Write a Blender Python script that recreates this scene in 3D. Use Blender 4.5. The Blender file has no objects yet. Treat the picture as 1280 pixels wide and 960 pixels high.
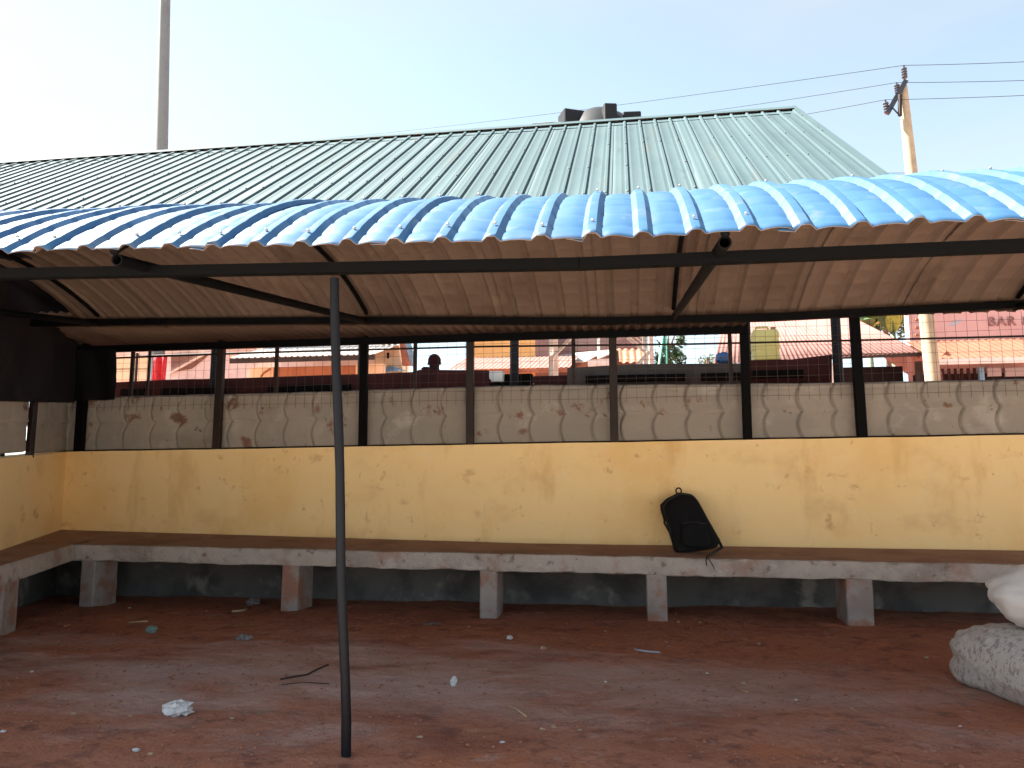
import bpy, bmesh, math, random
from mathutils import Vector, Matrix, noise
random.seed(7)
R = math.radians
scene = bpy.context.scene
C = scene.collection

# ------------------------------------------------------------------ camera, sky, sun, exposure
CAM_H, YAW, PITCH, FPX = 1.15, R(8.5), R(7.66), 967.0
cam = bpy.data.cameras.new('camera')
cam.sensor_width = 36.0
cam.lens = FPX / 1280 * 36
cam.clip_start = 0.05
cam.clip_end = 2000
camo = bpy.data.objects.new('camera', cam)
C.objects.link(camo)
camo.location = (0, 0, CAM_H)
camo.rotation_euler = (R(90) + PITCH, 0, YAW)
scene.camera = camo

SUN_EL, SUN_AZ = R(52), R(274)            # azimuth clockwise from +Y
world = bpy.data.worlds.new('World')
scene.world = world
world.use_nodes = True
wn = world.node_tree
wn.nodes.clear()
sky = wn.nodes.new('ShaderNodeTexSky')
sky.sky_type = 'NISHITA'
sky.sun_disc = False
sky.sun_elevation = SUN_EL
sky.sun_rotation = SUN_AZ
sky.air_density = 1.0
sky.dust_density = 0.5
sky.ozone_density = 1.0
bg = wn.nodes.new('ShaderNodeBackground')
bg.inputs['Strength'].default_value = 0.05
wo = wn.nodes.new('ShaderNodeOutputWorld')
# thin high haze: less saturated blue, faint uneven veil
hsv = wn.nodes.new('ShaderNodeHueSaturation')
hsv.inputs['Saturation'].default_value = 0.66
hsv.inputs['Hue'].default_value = 0.478
wn.links.new(sky.outputs[0], hsv.inputs['Color'])
wtc = wn.nodes.new('ShaderNodeTexCoord')
wmp = wn.nodes.new('ShaderNodeMapping')
wmp.inputs['Scale'].default_value = (1.0, 1.0, 3.2)
wn.links.new(wtc.outputs['Generated'], wmp.inputs[0])
wnz = wn.nodes.new('ShaderNodeTexNoise')
wnz.inputs['Scale'].default_value = 2.3
wnz.inputs['Detail'].default_value = 5.0
wn.links.new(wmp.outputs[0], wnz.inputs[0])
wmr = wn.nodes.new('ShaderNodeMapRange')
wmr.inputs[1].default_value = .42; wmr.inputs[2].default_value = .72
wmr.inputs[3].default_value = 0.0; wmr.inputs[4].default_value = 0.55
wn.links.new(wnz.outputs[0], wmr.inputs[0])
wmx = wn.nodes.new('ShaderNodeMix'); wmx.data_type = 'RGBA'
wn.links.new(wmr.outputs[0], wmx.inputs[0])
wn.links.new(hsv.outputs[0], wmx.inputs[6])
wmx.inputs[7].default_value = (2.7, 2.9, 3.1, 1)
wn.links.new(wmx.outputs[2], bg.inputs[0])
wn.links.new(bg.outputs[0], wo.inputs[0])

sun = bpy.data.lights.new('sun', 'SUN')
sun.energy = 5.0
sun.angle = R(1.0)
sun.color = (1.0, 0.94, 0.84)
suno = bpy.data.objects.new('sun', sun)
C.objects.link(suno)
sdir = Vector((math.sin(SUN_AZ) * math.cos(SUN_EL), math.cos(SUN_AZ) * math.cos(SUN_EL), math.sin(SUN_EL)))
suno.rotation_euler = sdir.to_track_quat('Z', 'Y').to_euler()
suno.location = (-20, 0, 30)

vs = scene.view_settings
vs.view_transform = 'Standard'
vs.look = 'None'
vs.gamma = 1.0
vs.exposure = 2.6
vs.use_curve_mapping = False

# ------------------------------------------------------------------ measuring helpers (photograph survey -> metres)
_fw = Vector((-math.sin(YAW) * math.cos(PITCH), math.cos(YAW) * math.cos(PITCH), math.sin(PITCH)))
_rt = Vector((math.cos(YAW), math.sin(YAW), 0))
_up = _rt.cross(_fw)
EYE = Vector((0, 0, CAM_H))
def _ray(x, y): return _fw + _rt * ((x - 640) / FPX) + _up * ((480 - y) / FPX)
def at(x, y, Y):
    d = _ray(x, y)
    return EYE + d * (Y / d.y)
def on_ground(x, y, z=0.0):
    d = _ray(x, y)
    return EYE + d * ((z - CAM_H) / d.z)

# ------------------------------------------------------------------ mesh helpers
class MB:
    def __init__(s): s.v = []; s.f = []; s.m = []
    def add(s, vs_, fs, mi=0):
        b = len(s.v)
        s.v += [Vector(p) for p in vs_]
        s.f += [tuple(i + b for i in f) for f in fs]
        s.m += [mi] * len(fs)
        return s
    def box(s, c, size, rot=None, mi=0, bevel=0.0):
        c = Vector(c); hx, hy, hz = [q / 2 for q in size]
        if bevel > 0:
            bm = bmesh.new()
            bmesh.ops.create_cube(bm, size=1)
            for v in bm.verts: v.co = Vector((v.co.x * size[0], v.co.y * size[1], v.co.z * size[2]))
            bmesh.ops.bevel(bm, geom=list(bm.edges), offset=min(bevel, min(size) * .45), segments=1, affect='EDGES')
            bm.verts.index_update()
            vs_ = [v.co.copy() for v in bm.verts]
            fs = [[v.index for v in f.verts] for f in bm.faces]
            bm.free()
        else:
            vs_ = [Vector((x, y, z)) for x in (-hx, hx) for y in (-hy, hy) for z in (-hz, hz)]
            fs = [(0, 1, 3, 2), (4, 6, 7, 5), (0, 4, 5, 1), (2, 3, 7, 6), (0, 2, 6, 4), (1, 5, 7, 3)]
        if rot is not None: vs_ = [rot @ v for v in vs_]
        return s.add([v + c for v in vs_], fs, mi)
    def bar(s, a, b, w, h, mi=0, bevel=0.0, up=Vector((0, 0, 1))):
        a = Vector(a); b = Vector(b); d = b - a; L = d.length; d.normalize()
        side = d.cross(up)
        if side.length < 1e-4: side = d.cross(Vector((0, 1, 0)))
        side.normalize(); u = side.cross(d)
        m = Matrix((side, d, u)).transposed()
        return s.box((a + b) / 2, (w, L, h), m, mi, bevel)
    def tube(s, pts, rad, n=8, caps=True, mi=0):
        pts = [Vector(p) for p in pts]
        rads = rad if isinstance(rad, (list, tuple)) else [rad] * len(pts)
        vs_ = []; fs = []
        prev = None
        for i, p in enumerate(pts):
            t = (pts[min(i + 1, len(pts) - 1)] - pts[max(i - 1, 0)]).normalized()
            if prev is None:
                ref = Vector((0, 0, 1)) if abs(t.z) < .9 else Vector((1, 0, 0))
                u = t.cross(ref).normalized()
            else:
                u = (prev - t * prev.dot(t)).normalized()
            prev = u
            w = t.cross(u)
            for k in range(n):
                a = 2 * math.pi * k / n
                vs_.append(p + (u * math.cos(a) + w * math.sin(a)) * rads[i])
        for i in range(len(pts) - 1):
            for k in range(n):
                fs.append((i * n + k, i * n + (k + 1) % n, (i + 1) * n + (k + 1) % n, (i + 1) * n + k))
        if caps:
            fs.append(tuple(range(n))[::-1]); fs.append(tuple(range((len(pts) - 1) * n, len(pts) * n)))
        return s.add(vs_, fs, mi)
    def grid(s, fn, us, vs2, mi=0):
        vv = [fn(u, v) for v in vs2 for u in us]
        n = len(us)
        fs = [(j * n + i, j * n + i + 1, (j + 1) * n + i + 1, (j + 1) * n + i) for j in range(len(vs2) - 1) for i in range(n - 1)]
        return s.add(vv, fs, mi)
    def poly_prism(s, pts, depth_vec, mi=0):
        n = len(pts); d = Vector(depth_vec)
        pts = [Vector(p) for p in pts]
        fs = [tuple(range(n)), tuple(range(2 * n - 1, n - 1, -1))]
        fs += [(i, i + n, (i + 1) % n + n, (i + 1) % n) for i in range(n)]
        return s.add(pts + [p + d for p in pts], fs, mi)
    def build(s, name, mats, parent=None, smooth=False, kind=None, autosmooth=None):
        off = Vector((0, 0, 0)); p = parent
        while p is not None:
            off = off + p.location; p = p.parent
        me = bpy.data.meshes.new(name)
        me.from_pydata([tuple(v - off) for v in s.v], [], s.f)
        if not isinstance(mats, (list, tuple)): mats = [mats]
        for m in mats: me.materials.append(m)
        if len(mats) > 1:
            me.polygons.foreach_set('material_index', s.m)
        bm = bmesh.new(); bm.from_mesh(me)
        bmesh.ops.recalc_face_normals(bm, faces=bm.faces)
        bm.to_mesh(me); bm.free()
        if smooth or autosmooth:
            me.polygons.foreach_set('use_smooth', [True] * len(me.polygons))
            if autosmooth: me.set_sharp_from_angle(angle=R(autosmooth))
        me.update()
        o = bpy.data.objects.new(name, me)
        C.objects.link(o)
        if parent is not None: o.parent = parent
        if kind: o['kind'] = kind
        return o

def thing(name, label, cat, loc, group=None):
    o = bpy.data.objects.new(name, None)
    C.objects.link(o)
    o.empty_display_size = .1
    o.location = loc
    return tag(o, label, cat, group)
def tag(o, label=None, cat=None, group=None, kind=None):
    if label: o['label'] = label
    if cat: o['category'] = cat
    if group: o['group'] = group
    if kind: o['kind'] = kind
    return o
def recenter(o, loc):
    """origin of a one-mesh thing to its base"""
    loc = Vector(loc)
    o.data.transform(Matrix.Translation(-loc)); o.location = loc
    return o
def solidify(o, t, offset=-1.0, mo=0):
    m = o.modifiers.new('thickness', 'SOLIDIFY'); m.thickness = t; m.offset = offset
    m.material_offset = mo; m.material_offset_rim = mo
    return o
def frange(a, b, n): return [a + (b - a) * i / n for i in range(n + 1)]
def fbm(x, y, z=0.0): return noise.fractal(Vector((x, y, z)), 1.0, 2.0, 4)

# ------------------------------------------------------------------ materials
def mat(name, base, layers=(), rough=.8, metallic=0.0, bump=None, spec=.5, coords='Object', rand=0.0, rough_layer=None, trans=0.0, patches=()):
    """layers: (colour, noise scale, lo, hi, strength, stretch xyz)"""
    m = bpy.data.materials.new(name); m.use_nodes = True
    nt = m.node_tree; nt.nodes.clear()
    out = nt.nodes.new('ShaderNodeOutputMaterial')
    bs = nt.nodes.new('ShaderNodeBsdfPrincipled')
    nt.links.new(bs.outputs[0], out.inputs[0])
    tc = nt.nodes.new('ShaderNodeTexCoord')
    col = None
    def nz(scale, stretch=(1, 1, 1), detail=6.0, seed=0.0, rgh=.6):
        mp = nt.nodes.new('ShaderNodeMapping')
        mp.inputs['Scale'].default_value = stretch
        mp.inputs['Location'].default_value = (seed * 3.7, seed * 1.9, seed * 2.3)
        nt.links.new(tc.outputs[coords], mp.inputs[0])
        n = nt.nodes.new('ShaderNodeTexNoise')
        n.inputs['Scale'].default_value = scale
        n.inputs['Detail'].default_value = detail
        n.inputs['Roughness'].default_value = rgh
        nt.links.new(mp.outputs[0], n.inputs[0])
        return n.outputs[0]
    rgb = nt.nodes.new('ShaderNodeRGB'); rgb.outputs[0].default_value = (*base, 1)
    col = rgb.outputs[0]
    if rand:
        oi = nt.nodes.new('ShaderNodeObjectInfo')
        mr = nt.nodes.new('ShaderNodeMapRange')
        mr.inputs[3].default_value = 1 - rand; mr.inputs[4].default_value = 1 + rand
        nt.links.new(oi.outputs['Random'], mr.inputs[0])
        hs = nt.nodes.new('ShaderNodeHueSaturation')
        nt.links.new(mr.outputs[0], hs.inputs['Value'])
        nt.links.new(col, hs.inputs['Color'])
        col = hs.outputs[0]
    for i, L in enumerate(layers):
        c2, sc, lo, hi, st = L[:5]
        stretch = L[5] if len(L) > 5 else (1, 1, 1)
        f = nz(sc, stretch, seed=i + 1.0)
        mr = nt.nodes.new('ShaderNodeMapRange')
        mr.interpolation_type = 'SMOOTHSTEP'
        mr.inputs[1].default_value = lo; mr.inputs[2].default_value = hi
        mr.inputs[3].default_value = 0; mr.inputs[4].default_value = st
        nt.links.new(f, mr.inputs[0])
        mx = nt.nodes.new('ShaderNodeMix'); mx.data_type = 'RGBA'
        nt.links.new(mr.outputs[0], mx.inputs[0])
        nt.links.new(col, mx.inputs[6])
        mx.inputs[7].default_value = (*c2, 1)
        col = mx.outputs[2]
    for (c2, ctr, rad, st) in patches:
        mp = nt.nodes.new('ShaderNodeMapping')
        mp.inputs['Scale'].default_value = (1 / rad[0], 1 / rad[1], 0)
        mp.inputs['Location'].default_value = (-ctr[0] / rad[0], -ctr[1] / rad[1], 0)
        nt.links.new(tc.outputs[coords], mp.inputs[0])
        ln = nt.nodes.new('ShaderNodeVectorMath'); ln.operation = 'LENGTH'
        nt.links.new(mp.outputs[0], ln.inputs[0])
        ad = nt.nodes.new('ShaderNodeMath'); ad.operation = 'MULTIPLY_ADD'
        nt.links.new(nz(1.5, (.7, 1.3, 1), seed=41.0 + ctr[0]), ad.inputs[0]); ad.inputs[1].default_value = 4.2
        nt.links.new(ln.outputs['Value'], ad.inputs[2])
        mr = nt.nodes.new('ShaderNodeMapRange'); mr.interpolation_type = 'SMOOTHSTEP'
        mr.inputs[1].default_value = 2.1; mr.inputs[2].default_value = 3.5
        mr.inputs[3].default_value = st; mr.inputs[4].default_value = 0
        nt.links.new(ad.outputs[0], mr.inputs[0])
        mx = nt.nodes.new('ShaderNodeMix'); mx.data_type = 'RGBA'
        nt.links.new(mr.outputs[0], mx.inputs[0]); nt.links.new(col, mx.inputs[6])
        mx.inputs[7].default_value = (*c2, 1)
        col = mx.outputs[2]
    nt.links.new(col, bs.inputs['Base Color'])
    bs.inputs['Roughness'].default_value = rough
    bs.inputs['Metallic'].default_value = metallic
    bs.inputs['Specular IOR Level'].default_value = spec
    if trans: bs.inputs['Transmission Weight'].default_value = trans
    if rough_layer:
        f = nz(rough_layer[0], seed=9.0)
        mr = nt.nodes.new('ShaderNodeMapRange')
        mr.inputs[1].default_value = .3; mr.inputs[2].default_value = .7
        mr.inputs[3].default_value = rough_layer[1]; mr.inputs[4].default_value = rough_layer[2]
        nt.links.new(f, mr.inputs[0]); nt.links.new(mr.outputs[0], bs.inputs['Roughness'])
    if bump:
        prev = None
        for k in range(0, len(bump), 3):
            sc, st, dist = bump[k:k + 3]
            b = nt.nodes.new('ShaderNodeBump')
            b.inputs['Strength'].default_value = st; b.inputs['Distance'].default_value = dist
            nt.links.new(nz(sc, seed=20.0 + k), b.inputs['Height'])
            if prev is not None: nt.links.new(prev, b.inputs['Normal'])
            prev = b.outputs[0]
        nt.links.new(prev, bs.inputs['Normal'])
    return m

M = {}
M['earth'] = mat('red_earth', (.40, .155, .09), [
    ((.44, .25, .20), .42, .50, .70, .5, (.5, 1.7, 1)),
    ((.26, .092, .058), 1.1, .50, .68, .8),
    ((.46, .16, .075), 2.6, .52, .66, .6),
    ((.19, .08, .058), 6.5, .54, .66, .7),
    ((.46, .32, .27), 9.0, .60, .74, .55),
    ((.12, .055, .042), 26.0, .58, .70, .6),
    ((.50, .36, .30), 55.0, .62, .70, .5)], rough=.95, spec=.15, bump=(9, .6, .05, 14, .5, .03, 60, .5, .014),
    patches=[((.54, .38, .33), (-2.2, 4.8), (2.4, .95), .75), ((.50, .34, .29), (.5, 4.8), (1.9, .75), .6)])
M['bounce_ground'] = mat('pale_bounce_ground', (.60, .53, .45), [
    ((.52, .43, .35), .8, .45, .66, .7), ((.66, .60, .53), 4.0, .55, .70, .6), ((.30, .20, .15), 22.0, .60, .70, .5)], rough=.95, spec=.15, bump=(30, .4, .02))  # unseen pale ground, added to reflect light under the roof
M['yellow'] = mat('ochre_plaster_paint', (.86, .655, .34), [
    ((.80, .55, .235), .9, .45, .68, .8),
    ((.70, .44, .19), 2.2, .58, .72, .55, (1, 1, .35)),
    ((.85, .68, .40), 3.5, .55, .70, .5),
    ((.62, .40, .15), 2.2, .58, .74, .35, (1.6, 1, .4)),
    ((.60, .39, .19), 1.25, .53, .75, .55, (1, 1, 1.3)),
    ((.50, .28, .13), 4.2, .61, .74, .5, (.7, 1, 1.2)),
    ((.45, .23, .11), 6.5, .62, .75, .6),
    ((.33, .15, .08), 17.0, .68, .76, .5)], rough=.75, spec=.25, bump=(7, .25, .015, 40, .25, .006))
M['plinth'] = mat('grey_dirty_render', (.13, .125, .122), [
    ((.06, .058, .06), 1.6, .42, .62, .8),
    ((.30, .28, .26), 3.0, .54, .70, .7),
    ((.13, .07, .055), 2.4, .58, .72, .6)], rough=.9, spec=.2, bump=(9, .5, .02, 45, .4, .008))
M['concrete'] = mat('worn_concrete', (.43, .385, .36), [
    ((.27, .225, .205), 2.2, .46, .66, .75),
    ((.33, .20, .155), 3.4, .52, .68, .7),
    ((.54, .50, .485), 8.0, .55, .70, .5),
    ((.13, .085, .07), 11.0, .58, .70, .7)], rough=.92, spec=.15, bump=(9, .8, .03, 50, .7, .01))
M['seat'] = mat('dusty_seat_top', (.36, .22, .165), [
    ((.27, .15, .11), 2.0, .45, .65, .8),
    ((.44, .32, .26), 4.5, .56, .70, .6)], rough=.92, spec=.15, bump=(16, .4, .015))
M['leg_dirt'] = mat('leg_soil_splash', (.34, .305, .29), [
    ((.25, .205, .19), 2.6, .46, .66, .7),
    ((.30, .14, .095), 3.2, .46, .62, .85),
    ((.16, .09, .07), 12.0, .62, .72, .6)], rough=.9, spec=.2, bump=(10, .5, .02, 70, .5, .007))
M['black_steel'] = mat('black_painted_steel', (.0022, .0026, .0034), [
    ((.006, .0045, .004), 6.0, .56, .70, .6)], rough=.65, spec=.08, bump=(50, .15, .004))
M['pole_steel'] = mat('grey_black_pole_paint', (.0055, .007, .0105), [
    ((.010, .0095, .011), 5.0, .55, .70, .6, (1, 1, .4)),
    ((.004, .004, .005), 9.0, .55, .68, .6)], rough=.55, spec=.16, bump=(40, .15, .004))
M['fence_steel'] = mat('maroon_brown_fence_paint', (.015, .009, .009), [
    ((.04, .014, .011), 7.0, .52, .68, .7)], rough=.6, spec=.35, bump=(50, .2, .004))
M['wire'] = mat('rusty_wire', (.07, .05, .045), rough=.6, metallic=.4)
M['blue'] = mat('blue_roof_paint', (.027, .086, .18), [
    ((.033, .097, .195), 1.4, .45, .68, .7),
    ((.024, .08, .17), 5.0, .56, .72, .6, (.4, 1, 1)),
    ((.10, .14, .18), 7.0, .56, .72, .55),
    ((.13, .13, .14), 1.6, .54, .74, .55, (1, .5, .5)),
    ((.06, .05, .05), 30.0, .66, .74, .5)], rough=.5, spec=.3, metallic=0, bump=(6, .12, .01), rough_layer=(5, .42, .62), rand=.07)
M['underside'] = mat('brown_sheet_backing', (.185, .128, .10), [
    ((.125, .08, .062), 1.2, .45, .66, .8),
    ((.25, .18, .13), 3.0, .56, .70, .6, (1, .3, 1)),
    ((.16, .08, .06), 8.0, .62, .73, .6)], rough=.75, spec=.25, rand=.12)
M['green'] = mat('pale_green_roof_paint', (.052, .082, .092), [
    ((.064, .098, .108), .8, .45, .66, .7, (1, .35, .35)),
    ((.042, .068, .076), 2.5, .55, .70, .6, (1, .2, .2)),
    ((.075, .075, .07), 1.3, .56, .74, .5, (2.0, .25, .25)),
    ((.035, .05, .055), 5.0, .60, .72, .5, (2.5, .3, .3))], rough=.7, spec=.12, metallic=0, rand=.05, rough_layer=(3, .62, .78))
M['screw'] = mat('zinc_screw', (.20, .22, .25), rough=.5, metallic=.3)
M['screw_dark'] = mat('dark_screw_washer', (.05, .06, .065), rough=.5)
M['pressed'] = mat('dusty_pressed_sheet', (.31, .285, .255), [
    ((.25, .24, .225), 1.1, .44, .64, .8),
    ((.42, .40, .375), 2.8, .54, .70, .7),
    ((.20, .165, .09), 1.7, .58, .72, .5),
    ((.15, .055, .032), 3.4, .60, .68, .8),
    ((.07, .03, .022), 8.0, .665, .73, .8)], rough=.85, spec=.25, bump=(20, .3, .01), rand=.12)
M['tarp'] = mat('black_tarpaulin', (.006, .0065, .008), [((.012, .012, .014), 3, .5, .7, .6)], rough=.8, spec=.12, bump=(5, .4, .03))
M['tarp2'] = mat('dim_dark_sheet', (.014, .013, .016), [((.022, .017, .017), 2, .5, .7, .8)], rough=.85, spec=.12, bump=(5, .4, .03))

def simple(name, c, rough=.7, c2=None, sc=4.0, **k):
    lay = [(c2, sc, .42, .66, .8)] if c2 else []
    M[name] = mat(name, c, lay, rough=rough, **k)
simple('maroon_board', (.045, .014, .014), .85, (.028, .01, .011), spec=.12)
simple('grey_board', (.062, .055, .052), .88, (.04, .036, .035), spec=.12)
simple('dark_beam', (.004, .004, .004), .9, spec=.06)
simple('white_wall', (.72, .66, .65), .85, (.60, .53, .52), 2.0)
simple('cream_wall', (.74, .64, .46), .85, (.66, .55, .38), 2.0)
simple('orange_wall', (.80, .50, .19), .85, (.72, .42, .15), 2.0)
simple('brown_wall', (.34, .16, .09), .85, (.26, .11, .06), 2.0)
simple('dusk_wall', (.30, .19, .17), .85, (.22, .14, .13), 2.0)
simple('pink_wall', (.60, .38, .365), .85, (.53, .32, .305), 1.5)
simple('red_cloth', (.55, .03, .045), .8, (.35, .02, .03))
simple('zinc_roof', (.50, .46, .43), .5, (.50, .42, .37), 2.0, metallic=.2)
simple('rust_roof', (.28, .10, .055), .7, (.42, .17, .09), 2.0)
simple('pink_roof', (.24, .125, .11), .8, (.20, .10, .088), 1.5, spec=.15)
simple('orange_roof', (.22, .085, .055), .8, (.18, .065, .04), 1.5, spec=.15)
simple('white_paint', (.80, .77, .72), .6, (.66, .62, .56), 5.0)
simple('shop_dark', (.018, .015, .018), .85, (.012, .011, .013), 2, spec=.1)
simple('blue_paint', (.16, .33, .48), .6)
simple('brick', (.22, .13, .11), .9, (.14, .085, .08), 14.0)
simple('letter', (.22, .11, .11), .85, (.36, .2, .19), 9.0)
simple('letter_pale', (.40, .42, .50), .8)
simple('jerry', (.62, .54, .20), .5, (.55, .46, .16), 4.0, spec=.4)
simple('blue_bag', (.035, .10, .25), .5, (.02, .06, .16), 9.0)
simple('tank', (.007, .009, .013), .6, (.012, .013, .016), 3.0, spec=.25)
simple('mast', (.13, .165, .18), .6, (.11, .14, .155), 2.0)
simple('wood_pole', (.36, .32, .225), .85, (.27, .23, .16), 3.0)
simple('insulator', (.03, .035, .05), .35)
simple('cable', (.03, .032, .036), .8, spec=.1)
simple('leaf', (.055, .12, .045), .6, (.03, .075, .03), 3.0)
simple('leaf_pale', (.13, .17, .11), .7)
simple('leaf_banana', (.22, .30, .05), .5, (.10, .18, .03), 3.0)
simple('bark', (.14, .10, .07), .9)
simple('green_pipe', (.10, .33, .26), .5)
simple('bagpack', (.0055, .006, .0075), .85, (.009, .0095, .011), 6.0, spec=.2, bump=(90, .3, .004))
simple('zip', (.02, .021, .024), .5)
simple('strap', (.008, .008, .009), .75)
simple('skin', (.07, .035, .025), .6)
simple('cap', (.035, .010, .012), .9, spec=.1)
simple('shirt', (.03, .014, .014), .9, spec=.1)
M['woven'] = mat('speckled_woven_sack', (.56, .53, .50), [
    ((.30, .25, .25), 30.0, .52, .60, .8, (1, 1, .7)),
    ((.20, .16, .17), 48.0, .58, .66, .8),
    ((.46, .27, .26), 5.0, .58, .70, .5),
    ((.66, .64, .62), 36.0, .56, .64, .7)], rough=.7, spec=.3, bump=(24, .5, .02, 90, .3, .004))
M['white_sack'] = mat('white_poly_sack', (.72, .715, .72), [
    ((.60, .585, .57), 2.4, .48, .68, .7),
    ((.52, .42, .36), 5.0, .64, .76, .4)], rough=.5, spec=.4, bump=(5, .35, .03, 60, .12, .004))
simple('pink_seam', (.42, .16, .19), .8)
simple('white_scrap', (.62, .61, .62), .5, (.48, .46, .47), 20.0)
simple('tan_scrap', (.40, .30, .20), .8)
simple('grey_scrap', (.24, .22, .22), .8, (.16, .14, .14), 14.0)
simple('teal_scrap', (.16, .24, .22), .6)
simple('brown_paper', (.24, .15, .115), .85)
simple('straw', (.42, .30, .18), .8)
simple('twig', (.035, .022, .018), .9)
simple('red_leaf', (.30, .075, .04), .8)
simple('stone', (.30, .19, .15), .9)
simple('crumb', (.34, .15, .095), .95, (.22, .095, .065), 9.0, spec=.1)

# ------------------------------------------------------------------ ground
def gz(x, y):
    z = .022 * fbm(x * .55, y * .55, 3.1) + .012 * fbm(x * 2.1, y * 2.1, 8.0) + .006 * fbm(x * 6.0, y * 6.0, 1.0)
    if y > 6.3: z += .03 * min(1, (y - 6.3) / 1.2) * (.5 + .5 * fbm(x * .8, 1.0, 5.0)) * (.5 + .5 * math.tanh(x))
    d = math.hypot(x, y - 5)
    return z * max(0, 1 - max(0, d - 9) / 8)
xs = [-600, -250, -100, -50, -25, -14] + frange(-8, 5, 300) + [10, 16, 25, 50, 100, 250, 600]
ys = [-600, -250, -100, -40, -15, -6, -2] + frange(0, 2.4, 12) + frange(2.6, 8.4, 190) + [10, 13, 18, 26, 45, 100, 250, 700]
g = MB().grid(lambda u, v: Vector((u, v, gz(u, v))), xs, ys).build('ground', M['earth'], smooth=True)
tag(g, kind='structure')
yx = [-60, -30, -15] + frange(-9, 7, 60) + [12, 25, 50]
def yard_pt(u, v):
    edge = 2.62 + .10 * fbm(u * .7, 4.4) + .08 * fbm(u * 3, 1.4)
    y = edge - v
    return Vector((u, y, gz(u, y) + (.006 if v < 1 else .05)))
y_ = MB().grid(yard_pt, yx, [0, .3, .8, 1.5, 3, 6, 12, 25, 50]).build('yard', M['bounce_ground'], smooth=True)  # pale sheet added out of view to bounce sun into the shelter
tag(y_, kind='structure')

# ------------------------------------------------------------------ yellow boundary wall
CORNER = Vector((-6.25, 7.9, 0))
WD = Vector((.364, -.931, 0)).normalized()        # left wing, towards the yard
WN = Vector((.931, .364, 0)).normalized()         # into the yard
def wall_top(x): return 1.555 + .009 * (x + 6.2) + .006 * fbm(x * 1.3, 2.2)
wall = thing('yellow_wall', 'low ochre yellow plastered wall with stains and a grey foot behind the concrete bench', 'wall', (0, 7.9, 0))
WX = frange(-6.75, 6.5, 114)
def wall_sheet(z0f, z1f, thick):
    m = MB()
    fr = [0, .1, .35, .6, .85, .97, 1]
    m.grid(lambda u, v: Vector((u, 7.9 + .006 * fbm(u * 1.1, v * 2) - thick, z0f(u) + (z1f(u) - z0f(u)) * v)), WX, fr)
    m.grid(lambda u, v: Vector((u, 7.9 - thick + (.23 + thick) * v, z1f(u) - .004 * math.sin(v * 3))), WX, [0, .08, .5, .92, 1])
    m.grid(lambda u, v: Vector((u, 8.13, z0f(u) + (z1f(u) - z0f(u)) * v)), WX, [0, 1])
    m.add([(6.5, 7.9 - thick, 0), (6.5, 8.13, 0), (6.5, 8.13, z1f(6.5)), (6.5, 7.9 - thick, z1f(6.5))], [(0, 1, 2, 3)])
    return m
wall_sheet(lambda u: .575, wall_top, 0).build('wall_section', M['yellow'], wall, smooth=True, autosmooth=40)
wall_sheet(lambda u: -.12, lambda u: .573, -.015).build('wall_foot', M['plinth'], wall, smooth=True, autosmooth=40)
TS = frange(-.25, 5.2, 42)
def wing_top(t): return 1.55 - .075 * t + .004 * fbm(t * 1.5, 7)
def wing_sheet(z0, z1f, inset):
    m = MB()
    m.grid(lambda t, v: CORNER + WD * t + WN * (.005 * fbm(t, v * 2, 4) - inset) + Vector((0, 0, z0 + (z1f(t) - z0) * v)), TS, [0, .1, .4, .7, 1])
    m.grid(lambda t, v: CORNER + WD * t - WN * (inset + (.22 - inset) * v) + Vector((0, 0, z1f(t))), TS, [0, 1])
    m.grid(lambda t, v: CORNER + WD * t - WN * .22 + Vector((0, 0, z0 + (z1f(t) - z0) * v)), TS, [0, 1])
    return m
wing_sheet(.575, wing_top, 0).build('wall_section', M['yellow'], wall, smooth=True, autosmooth=40)
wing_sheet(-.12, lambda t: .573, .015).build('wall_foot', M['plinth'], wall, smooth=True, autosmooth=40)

# ------------------------------------------------------------------ concrete bench
bench = thing('concrete_bench', 'long grey concrete bench on square legs built along the yellow wall', 'bench', (-1, 7.4, 0))
YB = 7.04
def ftop(x): return .60 - .009 * (x + 5.4) + .006 * fbm(x * 2, .3) + .004 * fbm(x * 9, 1.3)
def fback(x): return .690 - .018 * (x + 6.2) if x < -1 else .690 - .018 * 5.2 - .004 * (x + 1)
BX = frange(-5.42, 6.4, 300)
m = MB()
def slab_th(x): return .155 + .010 * fbm(x * 1.4, 5) + .005 * fbm(x * 8, 6)
# seat top (slopes up to the wall), rounded front edge, fascia, soffit
prof = [(0.86, lambda x: fback(x)), (.6, lambda x: ftop(x) + (fback(x) - ftop(x)) * .66 + .004 * fbm(x * 2, 1)), (.3, lambda x: ftop(x) + (fback(x) - ftop(x)) * .3 + .005 * fbm(x * 3, 2)),
        (.03, lambda x: ftop(x)), (.008, lambda x: ftop(x) - .006), (0, lambda x: ftop(x) - .022), (.0, lambda x: ftop(x) - slab_th(x) * .5), (.002, lambda x: ftop(x) - slab_th(x) + .01), (.012, lambda x: ftop(x) - slab_th(x)), (.86, lambda x: ftop(x) - slab_th(x))]
def seatpt(u, k):
    y, zf = prof[k]
    yy = YB + y + (.010 * fbm(u * 2.2, k * .5, 9) + .007 * fbm(u * 10, k * 1.3, 2) if k in (3, 4, 5, 6, 7) else 0)
    x = u
    return Vector((x, yy, zf(u)))
m.grid(lambda u, k: seatpt(u, k), BX, [0, 1, 2, 3], mi=1)
m.grid(lambda u, k: seatpt(u, k), BX, list(range(3, len(prof))), mi=0)
m.build('seat_slab', [M['concrete'], M['seat']], bench, smooth=True, autosmooth=35)
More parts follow.
